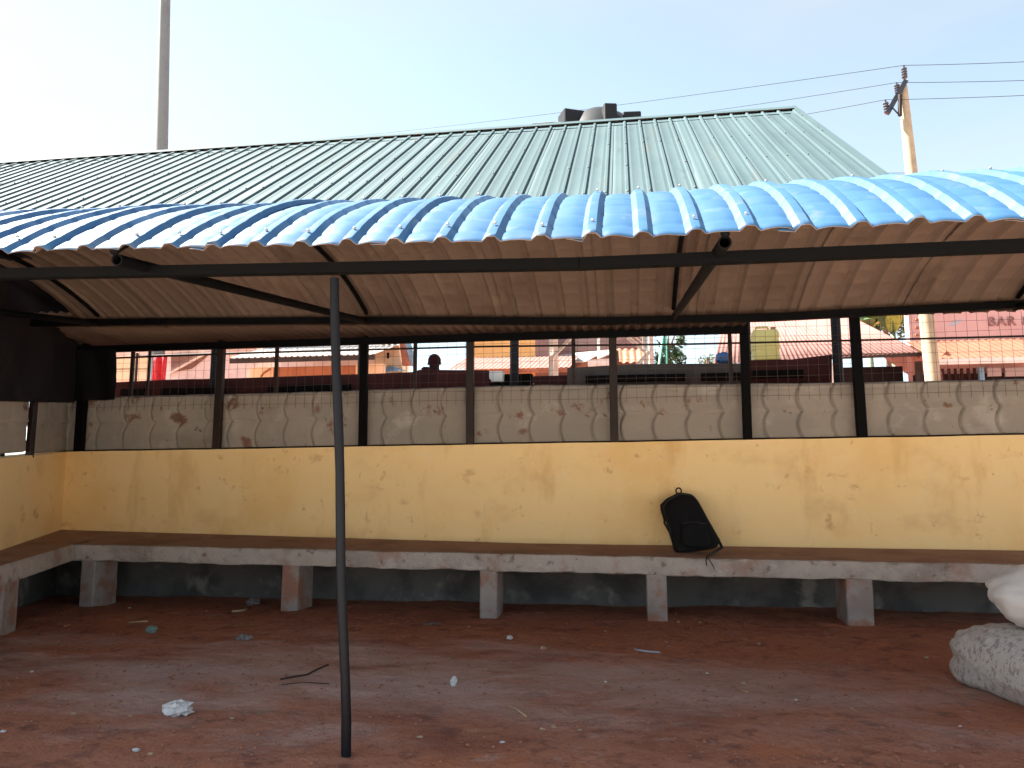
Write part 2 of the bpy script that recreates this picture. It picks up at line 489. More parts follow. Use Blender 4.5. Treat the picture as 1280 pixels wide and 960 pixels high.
# wing slab, with the corner filled in
m = MB()
P0 = Vector((-5.40, 7.04, 0))
def wf(t): return P0 + WD * t
wprof_n = 7
def wingpt(t, k):
    zt = .60 - .026 * t + .004 * fbm(t * 2, 3)
    th = .15
    front = wf(t)
    back = CORNER + WD * (t * .93 if t > 0 else t)
    if k == 0: return Vector((back.x, back.y, .69 - .06 * t))
    if k == 1: return Vector(((front.x * .5 + back.x * .5), (front.y * .5 + back.y * .5), zt + (.69 - .06 * t - zt) * .45))
    if k == 2: return Vector((front.x, front.y, zt)) - WN * .02
    if k == 3: return Vector((front.x, front.y, zt - .018))
    if k == 4: return Vector((front.x, front.y, zt - th))
    return Vector((back.x, back.y, zt - th))
WT = frange(0.0, 4.4, 36)
m.grid(wingpt, WT, [0, 1, 2], mi=1)
m.grid(wingpt, WT, [2, 3, 4, 5], mi=0)
m.add([Vector((-6.25, 7.9, .691)), Vector((-5.42, 7.04, .601)), Vector((-5.42, 7.9, .676))], [(0, 1, 2)], mi=1)
m.build('seat_slab', [M['concrete'], M['seat']], bench, smooth=True, autosmooth=35)
def leg(cx, cy, w, d, top, ang=0.0):
    m = MB()
    n = 9
    rot = Matrix.Rotation(ang, 3, 'Z')
    sd = random.random() * 50
    secs = []
    cr = .009
    outline = [(-w / 2 + cr, -d / 2), (w / 2 - cr, -d / 2), (w / 2, -d / 2 + cr), (w / 2, d / 2 - cr), (w / 2 - cr, d / 2), (-w / 2 + cr, d / 2), (-w / 2, d / 2 - cr), (-w / 2, -d / 2 + cr)]
    vs_ = []
    for j in range(n + 1):
        z = -.08 + (top + .08) * j / n
        for (px, py) in outline:
            q = 1 + .022 * fbm(px * 5 + sd, z * 7, py * 5)
            vs_.append(rot @ Vector((px * q, py * q, 0)) + Vector((cx, cy, z)))
    k = len(outline)
    fs = [(j * k + i, j * k + (i + 1) % k, (j + 1) * k + (i + 1) % k, (j + 1) * k + i) for j in range(n) for i in range(k)]
    m.add(vs_, fs)
    return m
legs = [(105, 765, .15), (360, 768, .165), (610, 772, .16), (822, 776, .175), (1077, 776, .215)]
for (px, py, w) in legs:
    x = at(px, py, YB).x
    leg(x, YB + .19, w, .36, ftop(x) - .15).build('leg', M['leg_dirt'], bench, smooth=True, autosmooth=25)
leg(4.3, YB + .19, .2, .36, .4).build('leg', M['leg_dirt'], bench, smooth=True, autosmooth=25)
q = wf(1.45) - WN * .15
leg(q.x, q.y, .30, .26, .41, math.atan2(WD.y, WD.x)).build('leg', M['leg_dirt'], bench, smooth=True, autosmooth=25)
q = wf(3.3) - WN * .15
leg(q.x, q.y, .26, .26, .37, math.atan2(WD.y, WD.x)).build('leg', M['leg_dirt'], bench, smooth=True, autosmooth=25)

# ------------------------------------------------------------------ fence on the wall: posts, rod, wire mesh, pressed sheets
fence = thing('mesh_fence', 'dark steel post fence with wire mesh and dusty pressed sheets standing on the yellow wall', 'fence', (0, 7.95, 1.6))
posts = [(95, 560, .11), (268, 560, .085), (451, 556, .085), (586, 556, .078), (768, 553, .08), (936, 551, .085), (1079, 549, .095)]
post_x = []
for i, (px, py, w) in enumerate(posts):
    x = at(px, py, 7.9).x
    post_x.append(x)
    top = 2.80 if i < 6 else 2.93
    if i == 5: top = 2.9
    zb_ = wall_top(x) - .01
    MB().box((x, 7.945, (zb_ + top) / 2), (w, .06, top - zb_), Matrix.Rotation(R(random.uniform(-.5, .5)), 3, 'Y'), bevel=.006).build('post', M['black_steel' if i in (0, 2, 5, 6) else 'fence_steel'], fence)
MB().box((5.2, 7.945, 2.27), (.09, .06, 1.26), bevel=.006).build('post', M['black_steel'], fence)
post_x.append(5.2)
for px in (166, 187, 346, 519, 717, 913):
    x = at(px, 450, 8.09).x
    MB().box((x, 8.09, 2.45), (.038 if px != 187 else .02, .03, .7)).build('stay_bar', M['fence_steel'], fence)
MB().tube([(x, 7.985, z) for x, z in ((-6.6, 2.62), (-4, 2.645), (-1.5, 2.645), (.6, 2.612), (2.2, 2.605), (5.2, 2.60))], .011, 6).build('rail', M['fence_steel'], fence)
MB().tube([(x, 7.99, wall_top(x) + .010) for x in frange(-6.5, 5.2, 30)], .012, 6).build('rail', M['fence_steel'], fence)
# wire mesh
m = MB()
x = -6.7
while x < 5.2:
    j = random.uniform(-.006, .006)
    m.bar((x + j, 8.00, 2.02), (x - j, 8.00, 2.95), .0026, .0026)
    x += .1
z = 2.07
while z < 2.96:
    pts = [(xx, 8.004, z + .006 * math.sin(xx * 2.3 + z * 9)) for xx in frange(-6.7, 5.2, 24)]
    for a, b in zip(pts, pts[1:]): m.bar(a, b, .0026, .0026)
    z += .1
m.build('wire_mesh', M['wire'], fence, kind='stuff')
# pressed tile-effect sheets, one per bay
def pressed(fn_point, length, z0f, z1f, seed, pitch=.33):
    nu = max(8, int(length / .0095)); nv = 40
    m = MB()
    amp = .55 + .45 * random.random()
    def P(u, v):
        s = u * length
        row = v * 2.0; r = int(min(row, 1.999)); fr = row - r
        wob = .052 * math.sin(math.pi * fr) ** .8
        ph = ((s + wob + seed * .13) / pitch) % 1.0
        h = .016 * amp * (1 - (1 - min(ph / .10, 1)) ** 2) - .012 * amp * ph ** 1.5
        gro = min(ph, 1 - ph) * pitch
        h -= .032 * math.exp(-(gro / .0095) ** 2)
        seam = min(fr, 1 - fr)
        h += .022 * (1 - fr) - .03 * math.exp(-(seam / .022) ** 2) - .012 * math.exp(-((v - .90) / .012) ** 2)
        h += .020 * fbm(s * 1.1 + seed, v * 1.7, seed) + .004 * fbm(s * 6, v * 7, seed)
        return fn_point(s, h, z0f(s) + (z1f(s) - z0f(s)) * v)
    m.grid(P, frange(0, 1, nu), frange(0, 1, nv))
    return m
bays = [-6.62] + post_x[1:]
panel_top = lambda x: 2.195 + .035 * math.exp(-((x + 1.2) / 2.0) ** 2)
for i in range(len(bays) - 1):
    a, b = bays[i], bays[i + 1]
    o = pressed(lambda s, h, z, a=a: Vector((a + s, 8.045 - h, z)), b - a - .004, lambda s, a=a: wall_top(a + s) + (.004 if a + s < 3.3 else .014), lambda s, a=a: panel_top(a + s) + .008 * fbm((a + s) * 2, 3, i), i * 1.7).build('pressed_sheet', M['pressed'], fence, smooth=True)
    solidify(o, .002)
# wing fence
for t in (1.0, 2.5, 4.2):
    p = CORNER + WD * t - WN * .03
    MB().box((p.x, p.y, 2.2), (.06, .06, 1.5), bevel=.006).build('post', M['fence_steel'], fence)
for i, (a, b) in enumerate(((-.27, 1.0), (1.0, 2.5), (2.5, 4.3))):
    o = pressed(lambda s, h, z, a=a: CORNER + WD * (a + s) - WN * (.085 - h) + Vector((0, 0, z)), b - a - .004, lambda s, a=a: (1.555 - .075 * (a + s)) + (.006 if a + s < .95 else .028), lambda s, a=a: 2.19 - .1 * (a + s), 31 + i * 2.3, .4).build('pressed_sheet', M['pressed'], fence, smooth=True)
    solidify(o, .002)

# ------------------------------------------------------------------ arched blue shelter
def dz(x): return .025 * max(0.0, -x - .2)
def circle3(a, b, c):
    A = 2 * (b[0] - a[0]); B = 2 * (b[1] - a[1]); D = 2 * (c[0] - a[0]); E = 2 * (c[1] - a[1])
    F = b[0] ** 2 + b[1] ** 2 - a[0] ** 2 - a[1] ** 2; G = c[0] ** 2 + c[1] ** 2 - a[0] ** 2 - a[1] ** 2
    det = A * E - B * D
    ox, oz = (F * E - B * G) / det, (A * G - F * D) / det
    return ox, oz, math.hypot(a[0] - ox, a[1] - oz)
OY, OZ, RAD = circle3((3.1, 2.175), (4.8, 2.915), (6.62, 2.68))
A0 = math.atan2(2.185 - OZ, 3.1 - OY); A1 = math.atan2(2.68 - OZ, 6.62 - OY)
def arc(k, off=0.0):
    a = A0 + (A1 - A0) * k
    return OY + (RAD + off) * math.cos(a), OZ + (RAD + off) * math.sin(a)
shelter = thing('arched_shelter', 'open shelter with arched blue corrugated roof on black steel frame over the bench', 'shelter', (-1.23, 3.39, 0))
PITCHR = .21
RIBX0 = .08
# cross profile over one pitch (centred on rib): (fraction, height)
PROF = [(-.5, .0075), (-.40, .007), (-.30, .005), (-.24, .002), (-.195, 0), (-.085, .022), (0, .0235), (.085, .022), (.195, 0), (.24, .002), (.30, .005), (.40, .007)]
crimps = [.035 + .047 * i for i in range(21)]
def crimp(k):
    h = 0
    for c in crimps: h -= .0055 * math.exp(-((k - c) / .0045) ** 2)
    return h
ks = []
for c in crimps: ks += [c - .012, c - .005, c, c + .005, c + .012]
ks = sorted(set([0, .012] + [k for k in ks if .0 < k < 1] + [1.0]))
NR = 4
nsheets = 15
x_left = RIBX0 - PITCHR * 25.5                   # -5.28
for si in range(nsheets):
    xs0 = x_left + si * NR * PITCHR
    cols = []
    for r_ in range(NR):
        for (fx, h) in PROF: cols.append((xs0 + (r_ + .5 + fx) * PITCHR, h, r_))
    # side lap: one more rib over the neighbour
    for (fx, h) in PROF[:9]: cols.append((xs0 + (NR + .5 + fx) * PITCHR, h + .002, NR))
    tilt = random.uniform(-.004, .004); front = random.uniform(-.012, .012); sd = si * 3.3
    gap = .016 if si in (3, 8, 9, 11) else 0.002
    def P(c, k, cols=cols):
        x, h, r_ = cols[int(c)]
        kk = k * 1.055 - (.006 + front * .25) * (1 - k)
        f = x - xs0
        lift = .3 * tilt * f + .007 * fbm(x * 1.7, k * 3, 2.0)
        if r_ == 0 and f < .4 * PITCHR: lift -= .007
        if r_ == NR: lift += gap * math.sin(math.pi * min(1, max(0, k * 1.4 - .1)))
        hh = h * (1.0 + .16 * fbm(x * 4, k * 2, sd)) + .004 * fbm(x * 7, k * 9, sd) + .005 * max(0, fbm(x * 2.3, k * 5, sd + 4)) + crimp(k) * (1 if h < .02 else .4)
        if k < .03: hh += .004 * fbm(x * 14, 0, sd) * (1 - k / .03)
        y, z = arc(kk, hh + lift)
        return Vector((x, y, z + dz(x)))
    o = MB().grid(P, range(len(cols)), ks).build('roof_sheet', [M['blue'], M['underside']], shelter, smooth=True, autosmooth=28)
    solidify(o, .0025, -1, 1)
# screws on ribs
m = MB()
for i in range(-25, 35):
    x = RIBX0 + i * PITCHR
    for k in (.028, .245, .52):
        if random.random() < .35: continue
        y, z = arc(k + random.uniform(-.006, .006), .026)
        m.tube([(x, y, z + dz(x)), (x, y - .003, z + dz(x) + .008), (x, y - .004, z + dz(x) + .012)], [.008, .0075, .003], 6)
m.build('roof_screw', M['screw'], shelter, kind='stuff')
# rear flat sheets from purlin past fence head, lengthened to shade the panels
x = -7.29
i = 0
while x < .9:
    w = .84
    m = MB()
    us = frange(0, 1, 40)
    m.grid(lambda u, v: Vector((x + u * (w + .05), 6.60 + v * 1.72, 2.705 + .07 * v + dz(x + u * w) * (1 - v) + .012 * math.cos(2 * math.pi * u * (w + .05) / .105) + .003 * (i % 2))), us, [0, .5, 1])
    o = m.build('rear_sheet', [M['blue'], M['underside']], shelter, smooth=True)
    solidify(o, .0025, -1, 1)
    x += w; i += 1
# kicked-up rear sheets, added unseen at the right end to block sun
x = .55
while x < 6.2:
    m = MB()
    m.grid(lambda u, v: Vector((x + u * .89, 6.62 + v * 1.75, 2.73 + .05 * max(0, (x - 1.2) * .2) + .40 * v + .012 * math.cos(2 * math.pi * u * .89 / .105) + .003 * (i % 2))), frange(0, 1, 40), [0, .5, 1])
    o = m.build('rear_sheet', [M['blue'], M['underside']], shelter, smooth=True)
    solidify(o, .0025, -1, 1)
    x += .84; i += 1
# frame
BXS = frange(-5.4, 7.2, 24)
def run(pts, w, h, name, mt='black_steel'):
    m = MB()
    for a, b in zip(pts, pts[1:]):
        d = (Vector(b) - Vector(a)).normalized() * .002
        m.bar(Vector(a) - d, Vector(b) + d, w, h)
    return m.build(name, M[mt], shelter)
run([(-5.4, 3.4, 2.155 + dz(-5.4)), (-.2, 3.4, 2.153), (7.2, 3.4, 2.145)], .05, .05, 'front_beam')
run([(-6.3, 6.6, 2.60 + dz(-6.3)), (-2.4, 6.6, 2.60 + dz(-2.4)), (-.2, 6.6, 2.578), (1.2, 6.6, 2.566), (7.2, 6.6, 2.70)], .06, .062, 'back_purlin')
run([(-6.3, 7.84, 2.705), (1.2, 7.84, 2.718)], .05, .075, 'fence_head_beam')
for xp in (-5.0, -2.32, .41, 3.12):
    pts = []
    for k in frange(.005, .995, 22):
        y, z = arc(k, -.022)
        pts.append((xp, y, z + dz(xp)))
    MB().tube(pts, .019, 8).build('arch_bar', M['black_steel'], shelter, smooth=True)
    a = Vector((xp, 3.16, 2.148 + dz(xp) * .9)); b = Vector((xp, 6.66, 2.60 + dz(xp)))
    # open-ended pipe
    n = 14; m = MB()
    d = (b - a).normalized(); s1 = Vector((1, 0, 0)); s2 = s1.cross(d)
    rings = [(a + d * .25, .022), (a, .022), (a, .028), (b, .028)]
    vs_ = []
    for c, r_ in rings:
        for q_ in range(n):
            an = 2 * math.pi * q_ / n
            vs_.append(c + (s1 * math.cos(an) + s2 * math.sin(an)) * r_)
    fs = [(j * n + q_, j * n + (q_ + 1) % n, (j + 1) * n + (q_ + 1) % n, (j + 1) * n + q_) for j in range(3) for q_ in range(n)]
    fs += [tuple(range(n)), tuple(range(3 * n, 4 * n))]
    m.add(vs_, fs)
    m.build('tie_pipe', M['black_steel'], shelter, smooth=True, autosmooth=40)
base = on_ground(433, 945); top = at(418, 348, 3.39)
m = MB()
npz = 14
pp = [base.lerp(top, i / npz) + Vector((.004 * math.sin(i * .9), .003 * math.cos(i), 0)) for i in range(npz + 1)]
pp[0].z = -.15
m.tube(pp, [.0215 + .0006 * math.sin(i * 2.1) for i in range(npz + 1)], 14)
m.build('pole', M['pole_steel'], shelter, smooth=True, autosmooth=50)
for xo in (-4.9, 3.6):
    MB().tube([(xo, 3.4, -.1), (xo, 3.4, 2.13 + dz(xo))], .022, 12).build('pole', M['pole_steel'], shelter, smooth=True, autosmooth=50)
for xo in (-5.9, 5.6):
    MB().tube([(xo, 6.6, .6), (xo, 6.6, 2.6)], .022, 12).build('pole', M['pole_steel'], shelter, smooth=True, autosmooth=50)

# ------------------------------------------------------------------ left side: black tarpaulin, and dark lean-to added to block sun
def cloth(P, nu, nv, name, mt, parent=None):
    o = MB().grid(P, frange(0, 1, nu), frange(0, 1, nv)).build(name, mt, parent, smooth=True)
    solidify(o, .003)
    return o
def tp(u, v):
    L = -6.45 + u * (.84 + .06 * v * -1 + .02 * math.sin(v * 3))
    return Vector((L, 7.80 - .03 * math.sin(u * 14 + v * 2) * (1 - .4 * v) - .02 * fbm(u * 3, v * 2), 2.12 + (2.70 - 2.12) * v))
o = cloth(lambda u, v: tp(u, v), 40, 18, 'tarpaulin', M['tarp'])
tag(recenter(o, (-6.2, 7.8, 2.18)), 'black tarpaulin hung across the fence corner beside the opening with the red cloth', 'tarpaulin')
def tq(u, v):
    t = .02 + u * 4.4
    p = CORNER + WD * t + WN * (.04 + .03 * math.sin(u * 30 + v * 3) * (1 - .5 * v))
    return Vector((p.x, p.y, 2.11 - .1 * t + (3.02 - 2.11 + .1 * t) * v))
o = cloth(tq, 90, 14, 'tarpaulin', M['tarp2'])  # dimness of the gap above the side wall put into a dark sheet
tag(recenter(o, (-5.4, 5.8, 2.1)), 'long dark tarpaulin standing in for the dim gap over the short angled side wall', 'tarpaulin')
lean = thing('sun_block_lean_to', 'dark lean-to roof added over the angled side wall to block sun from the left', 'roof', (-6.8, 5.5, 0))
for i in range(8):
    x0 = -11.3 + i * .8  # extended left out of view to keep sun off the floor
    m = MB().grid(lambda u, v: Vector((x0 + u * .84, 1.8 + v * 6.9, 3.06 + .004 * (i % 2) + .012 * math.cos(2 * math.pi * u * 8))), frange(0, 1, 48), [0, .5, 1])
    o = m.build('roof_sheet', M['tarp2'], lean, smooth=True); solidify(o, .003)
for px_, py_ in ((-11.2, 2), (-11.2, 8.5), (-8.2, 8.5), (-5.1, 2.0)):
    MB().box((px_, py_, 1.5), (.06, .06, 3.08), bevel=.006).build('post', M['black_steel'], lean)

# ------------------------------------------------------------------ market hall with pale green roof
hall = thing('market_hall', 'large open market hall with pale green ribbed metal roof behind the blue shelter', 'market hall', (-5, 13.8, 0))
HP = .272
HX1 = 3.05
RY, RZ, EY, EZ = 13.8, 7.935, 8.7, 4.34
HPROF = [(-.5, 0), (-.30, 0), (-.28, .0018), (-.24, .0018), (-.22, 0), (-.105, 0), (-.055, .027), (.055, .027), (.105, 0), (.22, 0), (.24, .0018), (.28, .0018), (.30, 0)]
nrm = Vector((0, -(RZ - EZ), RY - EY)).normalized()
HSL = 4
for si in range(17):
    x1 = HX1 - si * HSL * HP
    cols = []
    for r_ in range(HSL):
        for fx, h in HPROF: cols.append((x1 - (HSL - r_ - .5 - fx) * HP + .5 * HP, h))
    if si > 0 or True:
        cols = [(x1 - HSL * HP + .22 * HP, -0.002)] + cols
    sd = si * 1.7
    def P(c, v, cols=cols):
        x, h = cols[int(c)]
        return Vector((x, EY + (RY - EY) * v, EZ + (RZ - EZ) * v)) + nrm * (h + .002 * (si % 2) + .004 * fbm(x, v * 3, sd))
    if si == 0: cols = [c for c in cols if c[0] <= HX1 + .03]
    o = MB().grid(lambda c, v, cc=cols: P(c, v, cc), range(len(cols)), frange(0, 1, 10)).build('roof_sheet', M['green'], hall, smooth=True, autosmooth=25)
    solidify(o, .0015)
m = MB()
for i in range(0, 66):
    x = HX1 - i * HP
    for v in (.12, .36, .62, .86, .985):
        if random.random() < .15: continue
        p = Vector((x, EY + (RY - EY) * v, EZ + (RZ - EZ) * v)) + nrm * .028
        m.tube([p, p + nrm * .010, p + nrm * .015], [.014, .013, .005], 6)
m.build('roof_screw', M['screw_dark'], hall, kind='stuff')
HX0 = HX1 - 17 * HSL * HP
m = MB()
m.add([(HX0, RY - .16, RZ - .055), (HX1 + .03, RY - .16, RZ - .055), (HX1 + .03, RY, RZ + .062), (HX0, RY, RZ + .062), (HX1 + .03, RY + .2, RZ - .02), (HX0, RY + .2, RZ - .02)], [(0, 1, 2, 3), (3, 2, 4, 5)])
o = m.build('ridge_cap', M['green'], hall); solidify(o, .002)
MB().bar((HX0, RY - .35, RZ - .33), (HX1 - .1, RY - .35, RZ - .33), .08, .14).build('ridge_beam', M['pole_steel'], hall)
m = MB().bar((HX1 + .035, EY - .02, EZ + .035), (HX1 + .035, RY, RZ + .045), .05, .05); m.build('barge_trim', M['green'], hall)
MB().bar((HX0, EY + .3, EZ + .08), (HX1 - .1, EY + .3, EZ + .08), .08, .14).build('eave_beam', M['pole_steel'], hall)
for px in (643, 1047):
    x = at(px, 450, 9.0).x
    MB().tube([(x, 9.0, -.1), (x, 9.0, EZ + .02)], .053, 14).build('post', M['pole_steel'], hall, smooth=True, autosmooth=50)
for x in (at(268, 450, 9.0).x, -8.9, -12.5):
    MB().tube([(x, 9.0, -.1), (x, 9.0, EZ + .02)], .045, 14).build('post', M['pole_steel'], hall, smooth=True, autosmooth=50)
for px in (80, 268, 451, 586, 936):
    x = at(px, 450, 13.4).x
    MB().tube([(x, 13.4, -.1), (x, 13.4, RZ - .42)], .05, 12).build('post', M['pole_steel'], hall, smooth=True, autosmooth=50)
    MB().bar((x, 13.4, RZ - .55), (x, 9.0, EZ + .05), .06, .09).build('rafter', M['pole_steel'], hall)

# ------------------------------------------------------------------ water tank top behind the ridge
TY = 15.3
tb = at(748, 152, TY)
tank = thing('water_tank', 'black plastic water tank with raised lugs showing above the green ridge', 'water tank', (tb.x, TY, 0))
cx, cz = tb.x, at(748, 152, TY - .82).z
def ring(r, z, n=32): return [Vector((cx + r * math.cos(2 * math.pi * k / n), TY + r * math.sin(2 * math.pi * k / n), z)) for k in range(n)]
m = MB()
prof_t = [(.01, cz - 1.98), (.86, cz - 1.98), (.86, cz - .35), (.89, cz - .3), (.86, cz - .25), (.86, cz - .12), (.82, cz + .04), (.6, cz + .38), (.3, cz + .58), (.0, cz + .63)]
rs = []
for r_, z_ in prof_t: rs += ring(max(r_, .01), z_)
m.add(rs, [(j * 32 + k, j * 32 + (k + 1) % 32, (j + 1) * 32 + (k + 1) % 32, (j + 1) * 32 + k) for j in range(len(prof_t) - 1) for k in range(32)])
m.build('tank_body', M['tank'], tank, smooth=True, autosmooth=30)
def lug(px, y0, y1, w, d, ang, Yd):
    a = at(px, y1, Yd); b = at(px, y0, Yd)
    MB().box((a.x, Yd, (a.z + b.z) / 2), (w, d, b.z - a.z), Matrix.Rotation(R(ang), 3, 'Z'), bevel=.02).build('lug', M['tank'], tank)
lug(716, 142, 160, .50, .40, 24, TY - .42)
lug(761, 135, 162, .26, .44, 12, TY - .62)
lug(789, 146, 160, .36, .5, 4, TY - .45)
MB().tube([at(665, 155, TY - .5), at(690, 153, TY - .5), at(706, 154, TY - .5)], .02, 6).build('pipe', M['mast'], tank)
MB().box((tb.x, TY, cz - 2.05), (2.2, 2.0, .12), bevel=.02).build('platform', M['white_paint'], tank)
for px, Yl in ((689, TY - .9), (695, TY + .9), (807, TY - .9), (814.5, TY + .9)):
    x = at(px, 450, Yl).x
    MB().box((x, Yl, (cz - 2.1) / 2), (.085, .085, cz - 2.1)).build('tower_leg', M['white_paint'], tank)
Yl = TY - .9
def tb_bar(x0, y0, x1, y1, w=.06, Yq=Yl - .07): MB().bar(at(x0, y0, Yq), at(x1, y1, Yq), w, w).build('brace', M['white_paint'], tank)
tb_bar(691, 446, 718, 418); tb_bar(691, 420, 718, 421, .04); tb_bar(796, 456, 812, 440); tb_bar(806, 440, 770, 410, .045)
for k_ in range(4): tb_bar(775 + k_ * 8, 412, 806, 436 - k_ * 5, .025, TY + .8)

# ------------------------------------------------------------------ tall mast and power pole
b = at(202, 188, 22)
t0 = at(206, 0, 22)
m = MB(); d = (t0 - b) / (t0.z - b.z)
pts = [Vector((b.x + d.x * (z - b.z), 22, z)) for z in (-.2, 5, 10, 15, 20, 24)]
m.tube(pts, [.24, .225, .205, .185, .165, .15], 14)
o = m.build('tall_mast', M['mast'], smooth=True, autosmooth=50)
tag(recenter(o, (pts[0].x, 22, 0)), 'tall plain grey steel mast rising behind the green roof', 'mast')

PY = 18.6
pole = thing('power_pole', 'leaning wooden power pole with dark crossarm and three insulators beside the bar', 'power pole', (6.95, PY, 0))
ptop = at(1128, 108, PY); pmid = at(1140, 222, PY); plow = at(1165, 465, PY)
plow2 = pmid.lerp(plow, 1.9)
pb = plow + (plow - pmid) * (plow.z / (pmid.z - plow.z))
MB().tube([pb, plow, pmid, ptop], [.185, .165, .135, .105], 12).build('shaft', M['wood_pole'], pole, smooth=True, autosmooth=50)
ca, cb = at(1109, 142, PY - .12), at(1132, 101, PY - .12)
MB().bar(ca, cb, .10, .11).build('crossarm', M['insulator'], pole)
MB().bar(at(1125, 118, PY - .2), at(1125, 145, PY - .16), .07, .06).build('brace', M['fence_steel'], pole)
MB().bar(at(1115, 134, PY - .2), at(1126, 146, PY - .2), .025, .025).build('brace', M['cable'], pole)
tips = []
for (x0, y0, x1, y1) in ((1109, 141, 1107, 128), (1122.5, 117, 1121, 106), (1131, 98, 1130, 85)):
    a = at(x0, y0, PY - .1); b2 = at(x1, y1, PY - .1)
    pts = [a.lerp(b2, i / 8) for i in range(9)]
    MB().tube(pts, [.07 if i % 2 else .048 for i in range(9)], 10).build('insulator', M['insulator'], pole, smooth=True, autosmooth=40)
    tip = b2 + (b2 - a) * .25
    MB().tube([b2, tip], .02, 6).build('pin', M['cable'], pole)
    tips.append(tip)
far_l = [at(330, 178, 30), at(250, 186, 34), at(560, 190, 30)]
ends_r = [at(1290, 96, 17), at(1290, 77, 17)]
def line(pts, r=.012):
    return MB().tube(pts, r, 5)
def sag(a, b, s, n=24):
    return [a.lerp(b, i / n) - Vector((0, 0, s * 4 * (i / n) * (1 - i / n))) for i in range(n + 1)]
specs = [(tips[2], at(335, 178, 42), at(1400, 71, 17), 'highest power cable running over the green roof from the pole top'),
         (tips[1], at(600, 166, 36), at(1400, 96, 17), 'middle power cable running from the pole to beyond the green roof'),
         (tips[0], at(700, 178, 34), at(1400, 113, 17), 'lowest crossarm power cable running from the pole behind the green roof')]
for tip, L, Rr, lab in specs:
    d = (L - tip)
    Lx = tip + d * 1.05
    pts = sag(Lx, tip, .25)[:-1] + sag(tip, Rr, .03, 8)
    o = line(pts, .007).build('power_cable', M['cable'])
    tag(recenter(o, tip), lab, 'cable', 'power cables on the wooden pole')
a = at(1060, 216, PY + .3); b2 = at(1400, 212, PY + .3)
o = line(sag(a + (a - b2) * .6, b2, .02), .006).build('power_cable', M['cable'])
tag(recenter(o, a), 'thin low service cable crossing behind the wooden pole just above the blue roof', 'cable', 'power cables on the wooden pole')

# ------------------------------------------------------------------ low stalls right behind the wall
def stall(label, Y, pts_top, pts_bot, mt, depth=1.1, bars=()):
    """pts: picture survey of fascia top and bottom edges at distance Y"""
    T = [at(x, y, Y) for x, y in pts_top]; B = [at(x, y, Y) for x, y in pts_bot]
    t = thing('market_stall', label, 'market stall', ((T[0].x + T[-1].x) / 2, Y + depth / 2, 0), 'low market stalls behind the wall')
    m = MB()
    n = len(T)
    vs_ = T + B + [p + Vector((0, .03, 0)) for p in T] + [p + Vector((0, .03, 0)) for p in B]
    fs = []
    for i in range(n - 1):
        fs += [(i, i + 1, n + i + 1, n + i), (2 * n + i, 3 * n + i, 3 * n + i + 1, 2 * n + i + 1), (i, 2 * n + i, 2 * n + i + 1, i + 1), (n + i, n + i + 1, 3 * n + i + 1, 3 * n + i)]
    fs += [(0, n, 3 * n, 2 * n), (n - 1, 3 * n - 1, 4 * n - 1, 2 * n - 1)]
    m.add(vs_, fs)
    m.build('fascia', M[mt], t)
    zt = min(p.z for p in T) - .03
    MB().box(((T[0].x + T[-1].x) / 2, Y + .035 + depth / 2, zt - .02), (T[-1].x - T[0].x - .02, depth, .03)).build('roof_board', M[mt], t)
    for x in (T[0].x + .1, T[-1].x - .1):
        for yy in (Y + .12, Y + depth - .1):
            MB().box((x, yy, (zt - .04) / 2 - .02), (.07, .07, zt - .0)).build('post', M['dark_beam'], t)
    MB().box(((T[0].x + T[-1].x) / 2, Y + depth / 2, .85), (T[-1].x - T[0].x - .1, depth * .8, .04)).build('counter', M['grey_board'], t)
    for (x0, y0, x1, y1) in bars:
        a = at(x0, y0, Y - .05); b2 = at(x1, y1, Y - .05)
        MB().box(((a.x + b2.x) / 2, Y - .05, (a.z + b2.z) / 2), (b2.x - a.x, .06, abs(a.z - b2.z)), bevel=.006).build('plank', M['dark_beam'], t)
    return t, zt
stall('long low stall with dark maroon roof edge behind the wall', 9.0, [(120, 479), (200, 475), (300, 472.5), (400, 469), (470, 467), (515, 465), (525, 462), (611, 463)], [(120, 500), (200, 497), (300, 494), (400, 490), (470, 488), (515, 487), (525, 487), (611, 486)], 'maroon_board', 1.1, [(152, 486, 182, 494), (202, 485, 280, 493), (336, 482, 438, 491)])
sB, zB = stall('low stall with grey weathered roof edge under the blue bundle', 9.0, [(709, 460), (760, 457), (800, 455), (935, 454)], [(709, 484), (760, 484), (800, 484), (935, 483)], 'grey_board', 1.0, [(732, 470, 857, 476), (876, 467, 934, 475)])
sC, zC = stall('low stall with brown sloping roof edge under the yellow jerrycan', 9.05, [(935.5, 453), (975, 451), (1040, 443)], [(935.5, 482), (975, 482), (1040, 482)], 'maroon_board', 1.0, [(941, 463.5, 1004, 472)])
a = at(667, 470, 9.2); b2 = at(710, 480, 9.2)
o = MB().box(((a.x + b2.x) / 2, 9.25, a.z / 2), (b2.x - a.x, .1, a.z), bevel=.01).build('board', M['maroon_board'])
tag(recenter(o, ((a.x + b2.x) / 2, 9.25, 0)), 'upright brown board between the grey post and the white braced post', 'board')
a = at(610, 463, 9.15); b2 = at(628, 477, 9.15)
o = MB().box(((a.x + b2.x) / 2, 9.3, (a.z + b2.z) / 2), (b2.x - a.x, .2, a.z - b2.z), bevel=.012).build('crate', M['white_paint'])
crz = b2.z
tag(recenter(o, ((a.x + b2.x) / 2, 9.3, crz)), 'small white box at the end of the maroon stall edge', 'box')
a2 = at(612, 477, 9.15); b3 = at(664, 488, 9.15)
o = MB().box(((a2.x + b3.x) / 2, 9.35, crz / 2), (b3.x - a2.x, .36, crz - .002), bevel=.01).build('cupboard', M['dark_beam'])
